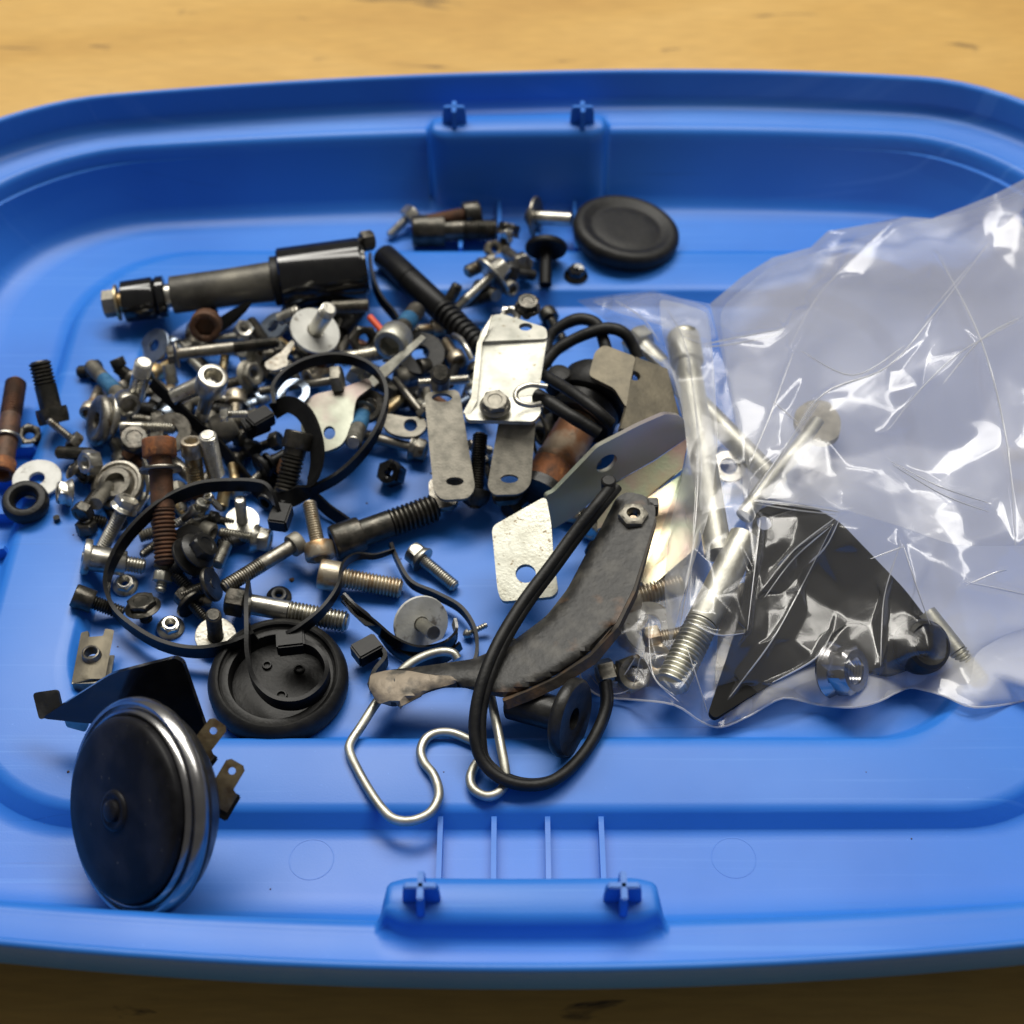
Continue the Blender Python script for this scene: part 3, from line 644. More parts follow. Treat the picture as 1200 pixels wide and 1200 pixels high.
# zinc flat bracket in the middle of the pile
o = thing('eyelet_bracket', 'greenish zinc pear shaped bracket plate with a long thin arm inside the tie loop', 'bracket', W(410, 490, 20))
sub(plate('plate', rnd([(355, 475), (368, 462), (400, 455), (432, 443), (437, 452), (418, 466), (415, 478), (413, 500), (400, 522), (380, 530), (362, 524), (352, 505)], 7), lambda x, y: 24-(y-460)*.07, 'iris_zinc', None, [ell(386, 507, 7, 8)], t=1.8, grid=10), o); o.children[0].data.materials[0] = M['dull_zinc']
sub(plate('arm', [(430, 446), (446, 430), (470, 412), (494, 392), (499, 396), (478, 416), (456, 438), (438, 453)], lambda x, y: 24+(446-y)*.16, 'galv', None, t=1.8, grid=8), o)
washer('plate_washer', 'grey washer lying beside the pear shaped zinc bracket', (345, 462), 19, 'blue_steel', up=18, tilt=(-.1, -.2), hole=.5)
tag(plate('lug_tab', rnd([(452, 484), (478, 489), (497, 488), (501, 500), (490, 511), (474, 512), (458, 508), (448, 498)], 6), lambda x, y: 14, 'dull', None, [ell(481, 498, 8, 7.5)], t=1.6, grid=9), 'small grey lug with a round hole at the left edge of the long strap', 'lug')
o = washer('black_disc', 'matt black disc washer lying behind the black stud', (492, 418), 29, 'rubber', up=4, tilt=(.1, -.25), hole=.35, t=3)
tag(mesh('bent_wire', sweep(spline([W(x, y, z) for x, y, z in ((532, 393, 24), (540, 398, 27), (547, 408, 28), (553, 421, 26))], 5), circ(.0012)), 'bright', recenter=True), 'short bright bent wire left of the off-white bracket', 'wire')

# ------------------------------------------------------------------ wire clip
pts = [(536, 772, 12), (530, 765, 13), (515, 764, 13), (495, 770, 13), (478, 780, 13), (462, 796, 12), (440, 825, 12), (424, 850, 12), (411, 870, 12), (410, 882, 12), (418, 900, 12), (432, 925, 12.5), (448, 948, 13), (462, 960, 13), (482, 962, 13), (502, 954, 13), (512, 940, 13), (514, 926, 13), (508, 908, 12.5), (497, 894, 12), (493, 880, 12), (499, 866, 12), (512, 859, 12), (530, 859, 12), (548, 866, 12), (562, 874, 12), (564, 886, 12), (555, 900, 12.5), (551, 914, 12.5), (556, 926, 13), (570, 933, 13), (584, 929, 13), (592, 917, 13), (592, 902, 14), (586, 870, 15), (578, 830, 16), (573, 806, 16)]
tag(mesh('wire_clip', sweep(spline([W(x, y, z) for x, y, z in pts], 5), circ(.00155, 12)), 'galv', recenter=True), 'bent silver wire clip with S curves poking out from under the curved arm', 'wire clip')

# ------------------------------------------------------------------ cords
def cord(name, label, pts, r, m='rubber', cat='cord', flat=1.0, n=6):
    k_ = random.uniform(0, 9); return tag(mesh(name, sweep(spline([W(*p) for p in pts], n), [(a, b*flat) for a, b in circ(r, 12)], taper=lambda t: 1+.09*noise.noise(Vector((t*9, k_, 0)))), m, recenter=True), label, cat)
big = [(716, 570, 40), (700, 590, 40), (672, 625, 36), (645, 662, 33), (612, 706, 31), (584, 752, 31), (566, 795, 29), (557, 835, 25), (557, 868, 21), (566, 893, 18), (585, 911, 16), (612, 920, 15), (640, 918, 14.5), (664, 904, 14), (686, 880, 13.5), (702, 852, 13), (710, 825, 14), (708, 800, 16)]
o = thing('rubber_strap', 'thick black rubber cord loop hanging in front of the curved arm', 'cord', W(620, 900, 12))
for dx, dz, r_ in ((0, 0, .0019), (7.5, -2.2, .0017)):
    sub(mesh('strand', sweep(spline([W(x+dx*(1 if i < 9 else .4), y-dz*.6-(0 if i < 9 else dx*.5), z+dz) for i, (x, y, z) in enumerate(big)], 6), circ(r_, 12)), 'rubber'), o)
p = W(713, 566, 41); sub(mesh('end_plug', loft([[(p.x+x, p.y+y, p.z+z_) for x, y, z_ in ring(zz_, r_)] for zz_, r_ in ((-.004, .0022), (.001, .0026), (.0016, .002))]), 'rubber'), o)
cord('elastic_cord', 'black rubber cord arching up behind the brown bracket plate', [(640, 428, 28), (642, 400, 30), (655, 384, 33), (678, 374, 36), (698, 379, 36), (706, 395, 34), (711, 412, 32)], .0023)
cord('elastic_cord', 'black rubber cord passing under the bag corner to the brown bracket', [(634, 432, 28), (650, 412, 31), (672, 398, 34), (697, 388, 37), (716, 385, 38), (732, 391, 37), (742, 406, 33), (748, 420, 30)], .0023)
cord('elastic_cord', 'black cord crossing over the rubber mount, ends in a clear tip', [(634, 438, 36), (655, 450, 39), (678, 465, 42), (700, 482, 42), (716, 497, 38)], .0022)
cord('elastic_cord', 'black cord leading from the bright wire hook to the rusty tube', [(628, 462, 40), (645, 472, 40), (668, 487, 40), (688, 499, 38), (702, 508, 36)], .0024)
cord('thin_wire', 'thin dark wire curling right of the short grey strap', [(630, 480, 24), (640, 505, 20), (634, 520, 16), (624, 505, 16), (628, 530, 12), (640, 540, 10)], .0007, 'dark', 'wire')
tag(mesh('rubber_bumper', loft([[tuple(W(655, 443, 30)+Vector((x, y, z_))) for x, y, z_ in ring(zz_, r_)] for zz_, r_ in ((-.006, .004), (-.005, .0052), (.001, .0052), (.003, .004), (.0035, .002))]), 'rubber', recenter=True), 'small black rubber knob where the cords cross', 'knob')
# flat straps standing on edge: cable ties
def tie(label, pts, head, hq, wd=.0056, up=(0, 0, 1), th=.0014, name='cable_tie', tail=None):
    o = thing(name, label, 'cable tie', W(*head))
    sec = [(-th/2, -wd/2), (th/2, -wd/2), (th/2, wd/2), (-th/2, wd/2)]
    sub(mesh('strap', sweep(spline([W(*p) for p in pts], 7), sec, Vector(up).normalized()), 'plastic'), o)
    if tail: sub(mesh('tail', sweep(spline([W(*p) for p in tail], 7), sec, Vector(up).normalized(), taper=lambda t: 1-.6*t), 'plastic'), o)
    c = W(*head); bx = box(-.0046, .0046, -.0034, .0034, -.0030, .0030); rot = Quaternion((0, 0, 1), R(hq))
    sub(mesh('head', ([c+rot @ Vector(p) for p in bx[0]], bx[1]), 'plastic', bevel=.0006), o)
    return o
tie('wide black cable tie looped round the rusty long bolt', [(326, 600, 20), (318, 580, 25), (305, 570, 27), (270, 568, 28), (232, 572, 28), (195, 588, 27), (162, 615, 24), (137, 648, 20), (125, 683, 16), (133, 714, 13), (155, 736, 12), (190, 756, 12), (230, 764, 12), (270, 758, 14), (300, 745, 16)], (329, 606, 19), 80)
tie('black cable tie curled inside the hollow of the rubber grommet', [(350, 756, 17), (372, 764, 18), (384, 785, 17), (376, 808, 15), (352, 824, 14), (322, 822, 14), (300, 802, 15), (291, 772, 18), (290, 740, 20), (290, 706, 20), (292, 688, 18)], (341, 753, 18), 8, tail=[(336, 748, 18), (352, 738, 20), (378, 716, 22), (396, 690, 22), (402, 664, 20), (418, 652, 16), (440, 652, 14), (462, 645, 13)])
tie('thin black tie looped round the pear shaped zinc bracket', [(332, 592, 12), (360, 578, 14), (400, 556, 18), (432, 522, 24), (450, 485, 28), (452, 455, 30), (436, 432, 31), (405, 420, 32), (370, 422, 32), (338, 436, 31), (321, 456, 29), (322, 476, 27)], (305, 492, 24), 40, wd=.0048)
tie('black cable tie standing as an oval ring around the dark threaded bolt', [(320, 482, 24), (338, 474, 27), (356, 484, 28), (368, 508, 27), (372, 538, 24), (364, 566, 20), (346, 582, 16), (326, 588, 13)], (300, 498, 22), 30, wd=.0062, up=(.5, .3, .6))
tie('black cable tie with blocky head by the fender washer bolt', [(440, 756, 10), (452, 772, 9), (440, 790, 8), (434, 806, 7)], (430, 762, 11), 35)
tag(mesh('tie_strap', sweep(spline([W(x, y, z) for x, y, z in ((458, 638, 12), (466, 658, 10), (482, 684, 9), (512, 698, 9), (540, 714, 9), (556, 738, 9), (559, 765, 10), (552, 790, 10))], 7), [(-.0006, -.002), (.0006, -.002), (.0006, .002), (-.0006, .002)], Vector((0, 0, 1))), 'plastic', recenter=True), 'loose black tie strap curving past the small zinc flange bolt', 'strap')
tag(mesh('tie_strap', sweep(spline([W(x, y, z) for x, y, z in ((178, 448, 26), (205, 474, 22), (232, 500, 18), (262, 528, 13), (288, 560, 9), (310, 585, 8))], 7), [(-.0006, -.0024), (.0006, -.0024), (.0006, .0024), (-.0006, .0024)], Vector((.3, .3, 1))), 'plastic', recenter=True), 'loose black tie strap running diagonally under the bolts', 'strap')
tag(mesh('tie_strap', sweep(spline([W(x, y, z) for x, y, z in ((366, 580, 9), (385, 598, 8), (405, 612, 7), (420, 626, 6))], 5), [(-.0006, -.0024), (.0006, -.0024), (.0006, .0024), (-.0006, .0024)], Vector((.3, .3, 1))), 'plastic', recenter=True), 'short end of black strap reaching the big black socket bolt', 'strap')
tag(mesh('tie_strap', sweep(spline([W(x, y, z) for x, y, z in ((433, 300, 16), (436, 325, 15), (446, 350, 13), (462, 370, 12), (470, 385, 12))], 5), [(-.0006, -.0022), (.0006, -.0022), (.0006, .0022), (-.0006, .0022)], Vector((0.2, .1, 1))), 'plastic', recenter=True), 'black strap bowed between the fat glossy cylinder and the ribbed tube', 'strap')
# pipe clamp band
o = thing('pipe_clamp', 'black pipe clamp band with slots cradling the fender washer bolt', 'clamp', W(470, 750, 8))
for pth, k in (([(402, 700, 16), (420, 718, 15), (440, 734, 13), (462, 752, 11), (490, 763, 10), (520, 758, 11), (534, 744, 13), (532, 728, 14)], .0045), ([(446, 742, 9), (462, 762, 7), (490, 776, 7), (520, 772, 7), (540, 756, 8)], .004)):
    sub(mesh('band', sweep(spline([W(*p) for p in pth], 6), [(-.0005, -k/2), (.0005, -k/2), (.0005, k/2), (-.0005, k/2)], Vector((.1, .2, 1))), 'gloss_black'), o)
sub(plate('end_tab', rnd([(398, 698), (404, 697), (432, 718), (444, 733), (428, 733), (410, 716)], 3), lambda x, y: 16-(y-700)*.06, 'gloss_black', None, [ell(419, 717, 8, 3.5, 45)], t=1.0), o)

# ================================================================== small fasteners
B = bolt
# left edge
B('rusty_bolt', 'rust brown long bolt lying at the left frame edge with a pale washer', (2, 556), (19, 447), 25, 30, 'socket', 'rusty_dark', 'rust', up=(4, 6), thr=.45, washer=34, wm='zinc', wpos=.25)
B('shoulder_stud', 'black stepped stud with a wide collar standing behind the small silver bolt', (64, 496), (46, 423), 25, 36, 'disc', 'dark', z=(17, 34), thr=.5, tm='dark', hh=.5)
B('hex_bolt', 'small silver hex bolt with fine thread leaning on the black stepped stud', (92, 521), (56, 492), 9, 19, 'hex', 'steel', up=(2, 14), thr=.9)
nut('cap_nut', 'dark round nut between the rusty long bolt and the black stepped stud', (35, 513), 13, 'dark', up=2, tilt=(.2, -.3))
washer('flat_washer', 'large flat pale washer lying above the black rubber ring', (44, 563), 28, 'pale', tilt=(.05, -.06), hole=.32, up=1)
washer('rubber_ring', 'thick black rubber ring overlapping the large pale washer', (32, 593), 27, 'rubber', tilt=(.06, -.16), hole=.46, t=6, cat='ring', thick_round=True)
nut('flange_nut', 'silver flange nut lying on its side by the pale washer', (84, 578), 13, 'bright', tilt=(-.9, -.25, .35), fl=17, h=1.25)
B('push_rivet', 'tiny black flanged rivet standing alone below the rubber ring', (69, 621), (66, 606), 8, 26, 'disc', 'black', z=(5.5, 12), thr=0, hh=.12, cat='rivet')
B('set_screw', 'dark threaded screw beside the round zinc nut', (106, 532), (67, 530), 15, 19, None, 'dark', up=(5, 3))
B('button_bolt', 'short dark button bolt pointing at the silver flange nut', (84, 545), (104, 563), 13, 30, 'dome', 'dark', z=(18, 12), thr=.2, hh=.25)
nut('round_nut', 'pale zinc round nut next to the dark threaded screw', (112, 541), 13, 'zinc', up=8, tilt=(-.6, -.6, .5), h=1.2)
B('patched_bolt', 'bolt with a blue thread patch leaning over the edge of the pile', (152, 476), (106, 428), 17, 28, 'socket', 'dull', 'zinc', z=(26, 17), band=(.25, .6))
B('dark_bolt', 'short dark bolt end at the outer edge beside the blue patched bolt', (118, 434), (91, 436), 15, 22, 'hex', 'dark', up=(0, 0))
B('dark_bolt', 'dark knurled bolt head behind the blue patched bolt', (136, 420), (150, 450), 13, 17, 'socket', 'black', z=(20, 12))
B('dowel_bolt', 'bright polished bolt end standing upright above the pile', (159, 465), (169, 424), 20, 22, None, 'bright', z=(24, 42), thr=.35)
washer('pulley_disc', 'grey metal flange wheel standing on edge at the pile edge', (122, 494), 30, 'steel', tilt=(-1.5, -.55), hole=.3, t=4, up=0, thick_round=True)
washer('wheel_rim', 'polished ring pressed against the grey flange wheel', (132, 490), 27, 'zinc', tilt=(-1.5, -.45), hole=.72, t=2.5, up=2)
B('hex_bolt', 'silver threaded bolt lying from the flange wheel to the grey washer', (142, 500), (205, 502), 14, 20, None, 'zinc', up=(14, 14), thr=.6)
B('hex_bolt', 'dark hex bolt head facing up below the blue patched bolt', (157, 512), (160, 535), 14, 30, 'hex', 'dark', z=(22, 8), hh=.4)
washer('flat_washer', 'grey flat washer behind the rusty orange bolt head', (201, 508), 24, 'steel', up=12, tilt=(-.1, -.5), hole=.36)
# big flanged bushing
n = Vector((-.12, -.30, 1)).normalized(); p = W(139, 570, 12); s = S(139, 565, 14); u = 1/s
o = thing('flanged_cup', 'shiny turned metal cup bushing with rolled rim in the left of the pile', 'bushing', p, Vector((0, 0, 1)).rotation_difference(n))
mesh('cup', loft([ring(k*u, r_*u, n=40) for k, r_ in ((-6, 22), (-4, 30), (0, 32), (5, 32), (8, 30), (8.5, 27), (6, 25), (6, 22), (11, 20), (13, 18), (13, 12), (4, 10))]), 'steel', o)
B('hex_bolt', 'zinc hex bolt with narrow flange crossing the turned cup bushing', (151, 584), (120, 643), 16, 24, 'hex', 'zinc', 'bright', z=(26, 10), fl=32, hh=.6)
tag(mesh('bent_clip', sweep(spline([W(x, y, z) for x, y, z in ((168, 545, 16), (174, 562, 18), (172, 580, 16), (164, 597, 12))], 6), [(-.0005, -.003), (.0005, -.003), (.0005, .003), (-.0005, .003)], Vector((.4, -.2, 1))), 'zinc', recenter=True), 'curved zinc strip hugging the turned cup bushing', 'clip')
B('pan_screw', 'small shiny cross head screw poking out under the zinc hex bolt', (94, 605), (124, 613), 15, 26, 'dome', 'bright', up=(0, 3), hh=.35, tm='dark')
B('rusty_bolt', 'long brown bolt with bright orange rusted head and a washer', (186, 514), (195, 662), 27, 37, 'socket', 'rusty_dark', 'rust', z=(38, 14), thr=.52, washer=46, wm='steel', wpos=.10, hh=.55)
B('socket_bolt', 'brassy stained socket bolt standing beside the rusted orange head', (224, 516), (231, 575), 20, 25, 'socket', 'brass', 'tan_zinc', z=(34, 14), thr=.75, hh=.75)
B('set_screw', 'silver fully threaded stud upright in the middle of the pile', (253, 556), (243, 509), 20, 22, None, 'bright', z=(18, 38))
B('shoulder_bolt', 'polished silver shoulder bolt lying across the left tie loop', (97, 652), (170, 664), 19, 42, 'disc', 'bright', 'zinc', up=(0, 2), thr=.36, shoulder=30, hh=.2)
B('socket_bolt', 'black oxide socket cap bolt lying outside the left tie loop', (86, 697), (145, 719), 17, 28, 'socket', 'dark', up=(0, 0), hh=.85)
nut('flange_nut', 'small shiny flange nut touching the dark wide flange bolt inside the tie', (147, 686), 10, 'bright', fl=15, tilt=(.1, -.2), h=1.0, collar=.2)
B('flange_bolt', 'dark bolt showing a wide flanged hex head by the shiny nut', (165, 703), (172, 728), 15, 30, 'hex', 'dark', z=(15, 6), fl=42, hh=.38)
nut('flange_nut', 'shiny flange nut lying alone inside the lower tie loop', (200, 736), 10.5, 'bright', fl=16.5, tilt=(.15, -.1), h=1.0, collar=.25)
B('flange_bolt', 'black bolt with two wide washers and a bright facet on its hex head', (243, 637), (204, 668), 18, 30, 'hex', 'black', z=(24, 12), fl=46, hh=.6, washer=50, wpos=.25)
washer('black_washer', 'black cupped washer stacked under the wide washered black bolt', (222, 640), 24, 'black', up=6, tilt=(-.3, -.5), hole=.3, t=2)
B('long_bolt', 'long dull bolt with small round head slanting across to the dark disc', (352, 634), (262, 689), 18, 27, 'socket', 'steel', 'dull', up=(6, 10), thr=.55, hh=.5)
B('disc_bolt', 'dark dished disc head bolt under the tip of the long slanting bolt', (250, 684), (208, 700), 14, 42, 'disc', 'dark', z=(16, 10), hh=.12)
B('upright_bolt', 'small zinc bolt standing upright through a round zinc washer', (284, 612), (281, 585), 13, 15, None, 'bright', z=(9, 24), washer=40, wm='zinc', wpos=0.0)
B('flange_bolt', 'zinc flange bolt lying just below the upright washer bolt', (317, 634), (257, 624), 13, 26, 'hex', 'zinc', up=(0, 4), fl=34, hh=.75)
B('small_stud', 'tiny silver stud end between the rusty bolt and the tie', (238, 588), (234, 604), 11, 15, 'hex', 'zinc', z=(20, 14))
B('small_screw', 'small silver pointed screw beside the long rusty bolt', (231, 596), (205, 616), 10, 14, 'socket', 'zinc', z=(20, 14), thr=.5)
B('small_screw', 'tiny white ended screw just under the tie by the washer bolt', (243, 581), (258, 596), 8, 11, 'socket', 'bright', z=(22, 14))
B('set_screw', 'short grey stud lying left of the long rusty bolt', (163, 629), (187, 622), 15, 16, None, 'dull', up=(2, 2))
B('flange_bolt', 'dark bolt with loose washer and zinc nut above the upright washered stud', (212, 694), (244, 728), 13, 22, 'hex', 'dark', up=(0, 2), washer=40, wpos=.12, wm='dark')
B('upright_bolt', 'dark stud standing upright through a wide zinc washer near the grommet', (253, 749), (250, 720), 18, 28, 'dome', 'dark', z=(6, 26), washer=48, wm='zinc', hh=.2)
B('long_bolt', 'long zinc bolt with dark hex head and polished shank beside the grommet', (266, 703), (408, 729), 25, 32, 'hex', 'bright', 'dark', up=(4, 2), thr=.58, tm='zinc', hh=.7)
nut('black_nut', 'small black flanged nut above the polished zinc bolt', (327, 700), 9, 'black', fl=15, tilt=(.1, -.15), h=1.0)
B('socket_bolt', 'tan stained socket bolt standing on its head near the big black bolt', (376, 655), (362, 588), 17, 35, 'socket', 'tan_zinc', z=(12, 20), hh=.55)
B('socket_bolt', 'stubby tan socket bolt with rust stains lying flat by the tie tail', (374, 672), (471, 690), 24, 36, 'socket', 'tan_zinc', up=(2, 0), hh=.75)
B('socket_bolt', 'big black socket cap bolt with heavy thread resting under the straps', (390, 637), (512, 594), 33, 42, 'socket', 'dark', up=(0, 2), thr=.62, hh=.85)
B('flange_bolt', 'small clean zinc flange bolt lying alone on bare blue plastic', (482, 645), (534, 688), 15, 24, 'hex', 'zinc', up=(0, 0), fl=32, hh=.8)
B('fender_bolt', 'wide zinc fender washer with a bright bolt end sticking up', (488, 727), (508, 742), 17, 20, 'disc', 'bright', z=(8, 17), thr=0, washer=67, wm='pale', wpos=.0)
B('small_screw', 'thin silver screw by the loose strap next to the curved arm', (543, 745), (571, 732), 7, 12, 'dome', 'zinc', up=(0, 3))
B('flange_bolt', 'hex flange bolt lying left of the long grey strap', (499, 529), (420, 508), 13, 24, 'hex', 'steel', up=(0, 4), fl=30, thr=.35, hh=.75)
nut('black_cap_nut', 'shiny black hex cap lying on the blue plastic left of the strap', (463, 556), 14, 'gloss_black', h=1.5, tilt=(-.4, -.6, .9), hole=.4)
B('patched_bolt', 'blue patched bolt end standing by the lower edge of the pear shaped bracket', (428, 478), (414, 519), 19, 30, 'socket', 'zinc', z=(12, 26), band=(.1, .55), hh=.5)
washer('spring_washer', 'dark spring washer pair around the blue patched bolt end', (432, 478), 20, 'dark', up=9, tilt=(-.3, -.4), hole=.62, t=2.5)
B('thin_rod', 'thin grey rod bolt slanting down to the grey lug', (497, 487), (462, 443), 9, 13, 'hex', 'steel', up=(8, 12), thr=.4)
B('stud', 'black stud end facing up at the top of the long grey strap', (516, 452), (516, 437), 22, 24, None, 'dark', z=(28, 42), thr=.2)
B('set_screw', 'small bright threaded stud crossing behind the black stud', (490, 449), (550, 444), 11, 14, None, 'bright', up=(20, 20))
B('patched_bolt', 'fat socket bolt with pale blue thread patch above the thin bracket arm', (456, 406), (489, 362), 21, 38, 'socket', 'steel', 'galv', z=(30, 24), band=(.35, .65), hh=.7)
B('long_bolt', 'pale silver threaded bolt pointing left below the fat socket bolt', (462, 410), (399, 421), 18, 24, 'hex', 'bright', up=(12, 14), thr=.9)
B('fender_bolt', 'white fender washer with an upright silver bolt near the fat cylinder', (364, 396), (386, 361), 18, 22, 'disc', 'bright', z=(22, 42), washer=58, wm='pale', thr=.2)
B('set_screw', 'dark thread end beside the white fender washer bolt', (432, 358), (388, 360), 15, 18, None, 'steel', up=(16, 16))
nut('dark_hex_nut', 'dark hex nut lying on its side under the fat cylinder', (424, 398), 15, 'dark', up=14, tilt=(.3, -.7, .6), h=1.2)
B('orange_plug', 'bright orange wire end peeping out of the pile', (434, 372), (448, 388), 8, 9, None, 'orange', z=(22, 22), thr=0, cat='wire end')
B('set_screw', 'short bright stud end lying below the fat cylinder', (328, 374), (351, 364), 15, 16, None, 'zinc', up=(18, 22), thr=.3)
B('long_bolt', 'long thin dull bolt lying across the back of the pile', (196, 416), (327, 401), 14, 20, 'hex', 'steel', up=(14, 16), thr=.45, fl=32, hh=.6, tm='dark')
B('socket_bolt', 'bright socket cap bolt pointing straight up at the viewer', (250, 440), (236, 490), 16, 34, 'socket', 'bright', 'bright', z=(38, 12), hh=.75, thr=.3)
B('pin', 'smooth silver pin end next to the bright socket cap', (238, 450), (203, 466), 21, 22, None, 'bright', up=(20, 16), thr=0, cat='pin')
nut('dull_nut', 'dull flanged nut lying right of the bright socket cap', (290, 440), 13, 'dull', up=6, tilt=(.8, -.3, .5), fl=18, h=1.0)
B('winged_plug', 'dark round rubber capped fastener under the long sleeve', (240, 384), (248, 366), 16, 36, 'socket', 'rubber', 'rusty_dark', z=(24, 14), hh=.5, thr=0, cat='plug')
tag(mesh('wing_clip', loft([[tuple(W(262, 378, 14)+Vector((x*1.6+zz*1.5, y*.35+zz*.6, zz))) for x, y, _ in ring(0, r_, n=10)] for zz, r_ in ((-.004, .0025), (0, .003), (.004, .0022), (.007, .001))]), 'rubber', recenter=True), 'small black wing shaped rubber tab under the long sleeve', 'tab')
nut('zinc_nut', 'small clean zinc nut behind the long thin dull bolt', (284, 388), 9.5, 'bright', up=14, tilt=(.4, -.4, .8), h=1.2)
B('set_screw', 'dark coiled thread stud behind the long thin dull bolt', (310, 400), (294, 376), 13, 15, None, 'dark', up=(12, 10))
washer('flat_washer', 'bluish zinc washer tilted below the fat cylinder', (322, 384), 19, 'blue_steel', up=8, tilt=(-.5, -.2), hole=.4)
washer('flat_washer', 'bluish zinc washer leaning at the back left of the pile', (183, 406), 21, 'blue_steel', up=2, tilt=(-.55, -.45), hole=.34)
tag(plate('spring_clip', rnd([(310, 425), (330, 412), (342, 398), (346, 402), (336, 418), (338, 428), (322, 434), (312, 432)], 3), lambda x, y: 20+(430-y)*.1, 'steel', None, t=1.2), 'small grey spring clip with bright end under the white fender washer', 'clip')
B('thumb_bolt', 'thin bolt with a broad dull knurled head across the pear shaped bracket', (402, 444), (304, 459), 11, 28, 'hex', 'steel', 'dull', up=(18, 16), thr=.5, hh=.45)
B('socket_bolt', 'grey socket head bolt lying right of the silver threaded stud', (252, 506), (304, 484), 17, 36, 'socket', 'steel', 'dull', up=(4, 12), hh=.8)
B('small_screw', 'thin shiny screw above the grey socket head bolt', (258, 486), (290, 485), 9, 14, 'hex', 'bright', up=(24, 24))
B('dark_stud', 'dark coarse threaded bolt with bright tip inside the oval tie', (351, 506), (334, 578), 26, 32, 'socket', 'dark', z=(28, 14), thr=.85)
B('push_rivet', 'black plastic push rivet with a wide flange beside the oval tie', (304, 549), (334, 532), 13, 34, 'disc', 'plastic', z=(14, 14), thr=0, hh=.18, cat='rivet', washer=26, wpos=.18)
B('wood_screw', 'dark coarse screw pointing up between the two grey straps', (556, 594), (563, 508), 18, 36, 'dome', 'dark', 'black', z=(12, 24), hh=.5)
# rear group
B('flange_bolt', 'small silver bolt with square looking head at the rear left group', (486, 247), (456, 277), 11, 20, 'hex', 'zinc', 'bright', up=(4, 0), hh=.7)
B('socket_bolt', 'large black bolt with heavy thread lying along the back floor', (483, 271), (583, 269), 25, 38, 'socket', 'dark', up=(0, 2), thr=.65, hh=1.0)
B('socket_bolt', 'brown socket bolt lying behind the large black bolt at the back', (562, 248), (500, 260), 17, 27, 'socket', 'rusty_dark', 'dark', up=(6, 8), hh=.7)
B('washer_bolt', 'silver bolt with wide washer lying on its side near the rubber plug', (616, 254), (670, 257), 17, 26, 'dome', 'bright', 'steel', up=(0, 9), washer=48, wm='steel', thr=0, hh=.4)
B('dark_bolt', 'dark stubby bolt leaning in the back cluster beside the washer bolt', (598, 262), (590, 292), 14, 22, 'hex', 'dark', up=(8, 2), fl=28)
B('small_screw', 'tiny bright screw in the dark cluster at the back', (594, 270), (598, 284), 8, 12, 'hex', 'bright', up=(14, 10))
nut('dark_nut', 'dull brown nut at the foot of the dark back cluster', (576, 295), 10, 'worn_brown', up=2, tilt=(.4, -.5, .8), h=1.2)
B('washer_bolt', 'zinc bolt with a large tilted washer slanting towards the ribbed tube', (592, 310), (533, 363), 12, 22, 'hex', 'zinc', up=(4, 8), washer=52, wm='zinc', hh=.8, thr=.3)
B('stud', 'short dark stud poking up behind the ribbed tube', (522, 360), (537, 333), 14, 15, None, 'dark', up=(8, 10), thr=.3)
B('push_rivet', 'black push rivet with wide flat head and pointed stem at the back', (640, 287), (639, 334), 15, 48, 'disc', 'plastic', z=(19, 12.5), thr=0, hh=.16, cat='rivet')
nut('black_nut', 'small black flange nut right of the wide headed push rivet', (675, 323), 9, 'gloss_black', fl=14, tilt=(.05, -.1), h=1.3, hole=.3)
B('hex_bolt', 'small dark hex bolt resting above the fat glossy cylinder', (437, 281), (398, 288), 11, 20, 'hex', 'dark', z=(32, 34), hh=.7)
# dark pieces lower in the pile
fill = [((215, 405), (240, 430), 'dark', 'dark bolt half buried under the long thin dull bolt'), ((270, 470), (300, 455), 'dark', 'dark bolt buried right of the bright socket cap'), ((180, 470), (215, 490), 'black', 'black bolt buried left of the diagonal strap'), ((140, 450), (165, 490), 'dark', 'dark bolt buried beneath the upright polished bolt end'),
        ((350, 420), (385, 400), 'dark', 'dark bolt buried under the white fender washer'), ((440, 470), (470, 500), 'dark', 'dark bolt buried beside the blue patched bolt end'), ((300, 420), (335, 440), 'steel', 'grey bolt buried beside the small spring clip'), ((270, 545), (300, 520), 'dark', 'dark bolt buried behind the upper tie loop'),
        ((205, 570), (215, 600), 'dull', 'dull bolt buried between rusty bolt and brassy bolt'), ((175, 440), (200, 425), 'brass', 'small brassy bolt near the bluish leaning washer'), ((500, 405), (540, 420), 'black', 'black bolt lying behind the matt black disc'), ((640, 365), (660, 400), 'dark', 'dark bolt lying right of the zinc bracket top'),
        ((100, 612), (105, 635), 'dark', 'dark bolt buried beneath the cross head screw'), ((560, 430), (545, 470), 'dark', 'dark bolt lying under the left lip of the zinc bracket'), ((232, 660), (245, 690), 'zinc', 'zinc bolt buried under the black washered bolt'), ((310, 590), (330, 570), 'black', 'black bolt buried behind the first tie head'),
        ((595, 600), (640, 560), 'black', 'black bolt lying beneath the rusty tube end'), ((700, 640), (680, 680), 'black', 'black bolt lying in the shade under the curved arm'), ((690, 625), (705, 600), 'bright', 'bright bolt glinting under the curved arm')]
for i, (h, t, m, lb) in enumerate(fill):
    B('buried_bolt', lb, h, t, 13, 22, ('hex', 'socket')[i % 2], m, up=(1, 1))
